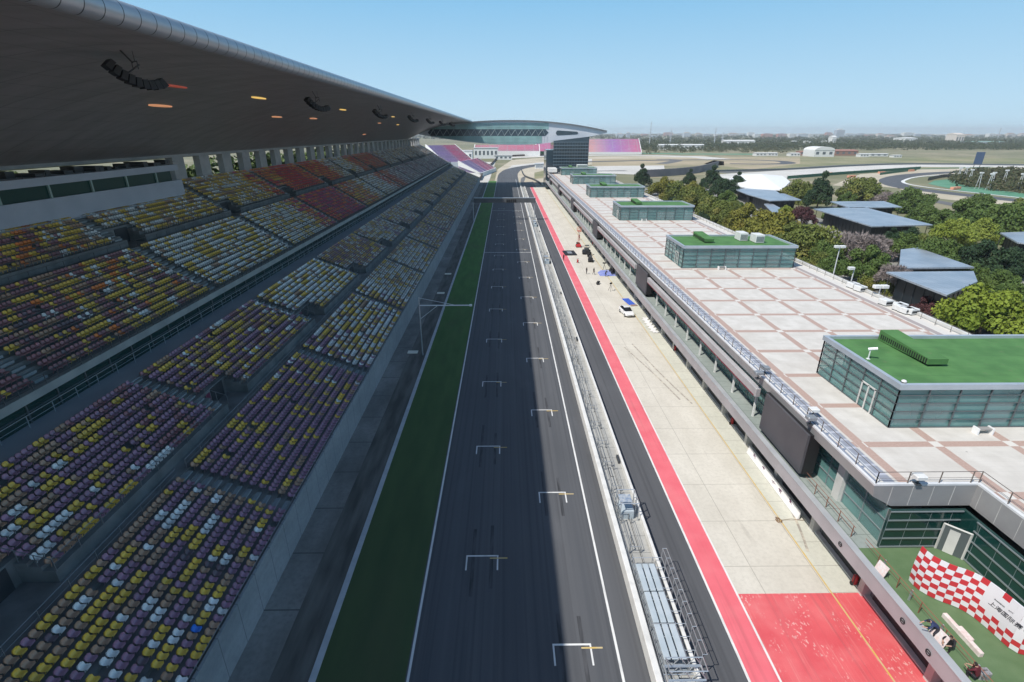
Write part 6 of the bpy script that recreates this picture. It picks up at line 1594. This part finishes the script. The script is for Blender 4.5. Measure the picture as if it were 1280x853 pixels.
# distant town at the horizon
rs = random.Random(3); cols = [wht, pale, mat('beige block', (0.55,0.48,0.42), 0.8), pnk, mat('grey block', (0.38,0.42,0.48), 0.8)]
adj = ['white','pale blue','beige','reddish','grey']
T_ = ['','first','second','third','fourth','fifth','sixth','seventh','eighth','ninth','tenth','eleventh','twelfth','thirteenth','fourteenth','fifteenth','sixteenth','seventeenth','eighteenth','nineteenth']
ORD = T_[1:]+[b+('' if j == 0 else '-'+T_[j]) if j else {'twenty':'twentieth','thirty':'thirtieth','forty':'fortieth','fifty':'fiftieth','sixty':'sixtieth','seventy':'seventieth','eighty':'eightieth'}[b] for b in ('twenty','thirty','forty','fifty','sixty','seventy','eighty') for j in range(10)]
k = 0; xpx = 770
while xpx < 1276:
    ci = rs.randrange(5); wdp = rs.uniform(3.5,13); Yd = rs.uniform(3200,5200); hh = rs.choice((14,18,22,30,46 if 1000 < xpx < 1060 else 24))
    a = G(xpx,180,Y=Yd); b_ = G(xpx+wdp,180,Y=Yd); hw = (b_.x-a.x)/2
    nm = 'apartment_block' if hh > 20 else 'factory_hall'
    k += 1; t = thing(nm, ORD[k-1]+' skyline building from the left, %s %s %s' % (adj[ci], 'tower block' if hh > 40 else 'block' if hh > 20 else 'flat hall', ['above the patterned stand','above the white building','left of the hall','above the hall','right of the hall','above the loop','at the right'][min(6, int((xpx-770)/73))]), 'distant building', (a.x+hw, Yd, 0), 0, 'distant buildings on the horizon')
    MB().box(-hw,hw,0,30,0,hh).build('wall', cols[ci], t); MB().box(-hw*0.6,hw*0.5,5,25,hh,hh*1.14).build('roof', cols[(ci+1)%5], t)
    wn = MB()
    for q_ in range(int(hh/7)): wn.box(-hw*0.9,hw*0.9,-0.3,-0.02,3+q_*7,5.5+q_*7)
    wn.build('window_band', mull, t); xpx += wdp+rs.uniform(-1,9)
# masts, pylons, screen, small lamps
def mast(px, pyb, pyt, label, lattice=False):
    q = G(px, pyb, 0); hgt = G(px, pyt, Y=q.y).z; t = thing('radio_mast', label, 'mast', (q.x, q.y, 0)); r_ = q.y*0.0007
    b = MB(); b.bar((0,0,0),(0,0,hgt),r_*1.2,5,r_*0.5)
    for k in range(6): zz = hgt*(0.35+0.11*k); b.bar((-r_*3,0,zz),(r_*3,0,zz),r_*0.5)
    b.build('mast', mat('pale mast steel', (0.45,0.48,0.52), 0.6), t); MB().bar((0,0,0),(0,0,hgt*0.05),r_*5,6,r_*3).build('base', concrete, t)
for px, pb, pt, lb in ((811.5,183,152,'tallest thin mast right of the patterned stand'),(837,184,162,'shorter thin mast second from the patterned stand'),(892,184,160,'thin mast above the far long white building'),(902,182,165,'faint low mast next to the thin one'),(1246,176,160,'leaning crane mast on the right skyline')): mast(px,pb,pt,lb)
q = G(1220,211,0); t = thing('trackside_screen', 'dark blue upright screen standing by the far straight on the right', 'screen', (q.x, q.y, 0), radians(-35))
MB().bbox(-3.2,3.2,-0.6,0.6,4,15,0.2).build('panel', mat('navy screen', (0.03,0.06,0.12), 0.5), t)
for sx in (-2.2,2.2): MB().bar((sx,0,0),(sx,0,4),0.3,6).build('leg', dark_steel, t)
for i, (px, py) in enumerate(((1196,228),(1204,227),(1210,231),(1221,236),(1234,238),(1237,236),(1253,232),(1272,238))):
    q = G(px, py, 0); t = thing('pylon_lamp', 'white lattice lamp in the copse, %s counted from the left' % ['first','second','third','fourth','fifth','sixth','seventh','eighth'][i], 'lamp', (q.x, q.y, 0))
    b = MB()
    for sx in (-1,1): b.bar((sx*1.3,0,0),(sx*0.35,0,9),0.13); b.bar((0,sx*1.3,0),(0,sx*0.35,9),0.13)
    for zz in (2,4,6,8): b.bar((-1.3+zz*0.1,0,zz),(1.3-zz*0.1,0,zz),0.08)
    b.build('lattice', MATS['white pole'], t); MB().bbox(-1.2,1.2,-0.4,0.4,9,9.8,0.1).build('lamp_head', ac_white, t)
for i, (px, py) in enumerate(((1036,218),(1064,222),(1138,214.5),(1102,217),(1194,237))):
    q = G(px, py, 0); t = thing('orange_barrier_block', 'small orange-pink block of tyre barriers on the fields, %s from the left' % ['first','second','fourth','third','last'][i], 'tyre barrier', (q.x, q.y, 0), 0.4)
    for j in range(3): MB().bbox(-4+j*2.8,-1.4+j*2.8,-1,1,0,1.5,0.15).build('block', mat('orange pink block', (0.60,0.28,0.18), 0.8), t)
# ---------------------------------------------------------------- haze
hz = bpy.data.meshes.new('haze'); mbz = MB().box(-8500,8500,-500,7200,-1.2,80); hz.from_pydata(mbz.v, [], mbz.f)
hm = bpy.data.materials.new('haze air'); hm.use_nodes = True; tt = hm.node_tree; tt.nodes.remove(tt.nodes['Principled BSDF'])
pv = tt.nodes.new('ShaderNodeVolumePrincipled'); pv.inputs['Color'].default_value = (0.97,0.985,1.0,1); pv.inputs['Density'].default_value = 0.00013; pv.inputs['Anisotropy'].default_value = 0.1
tt.links.new(pv.outputs[0], tt.nodes['Material Output'].inputs['Volume']); hz.materials.append(hm)
ho = bpy.data.objects.new('haze', hz); COL.objects.link(ho); ho['kind'] = 'stuff'
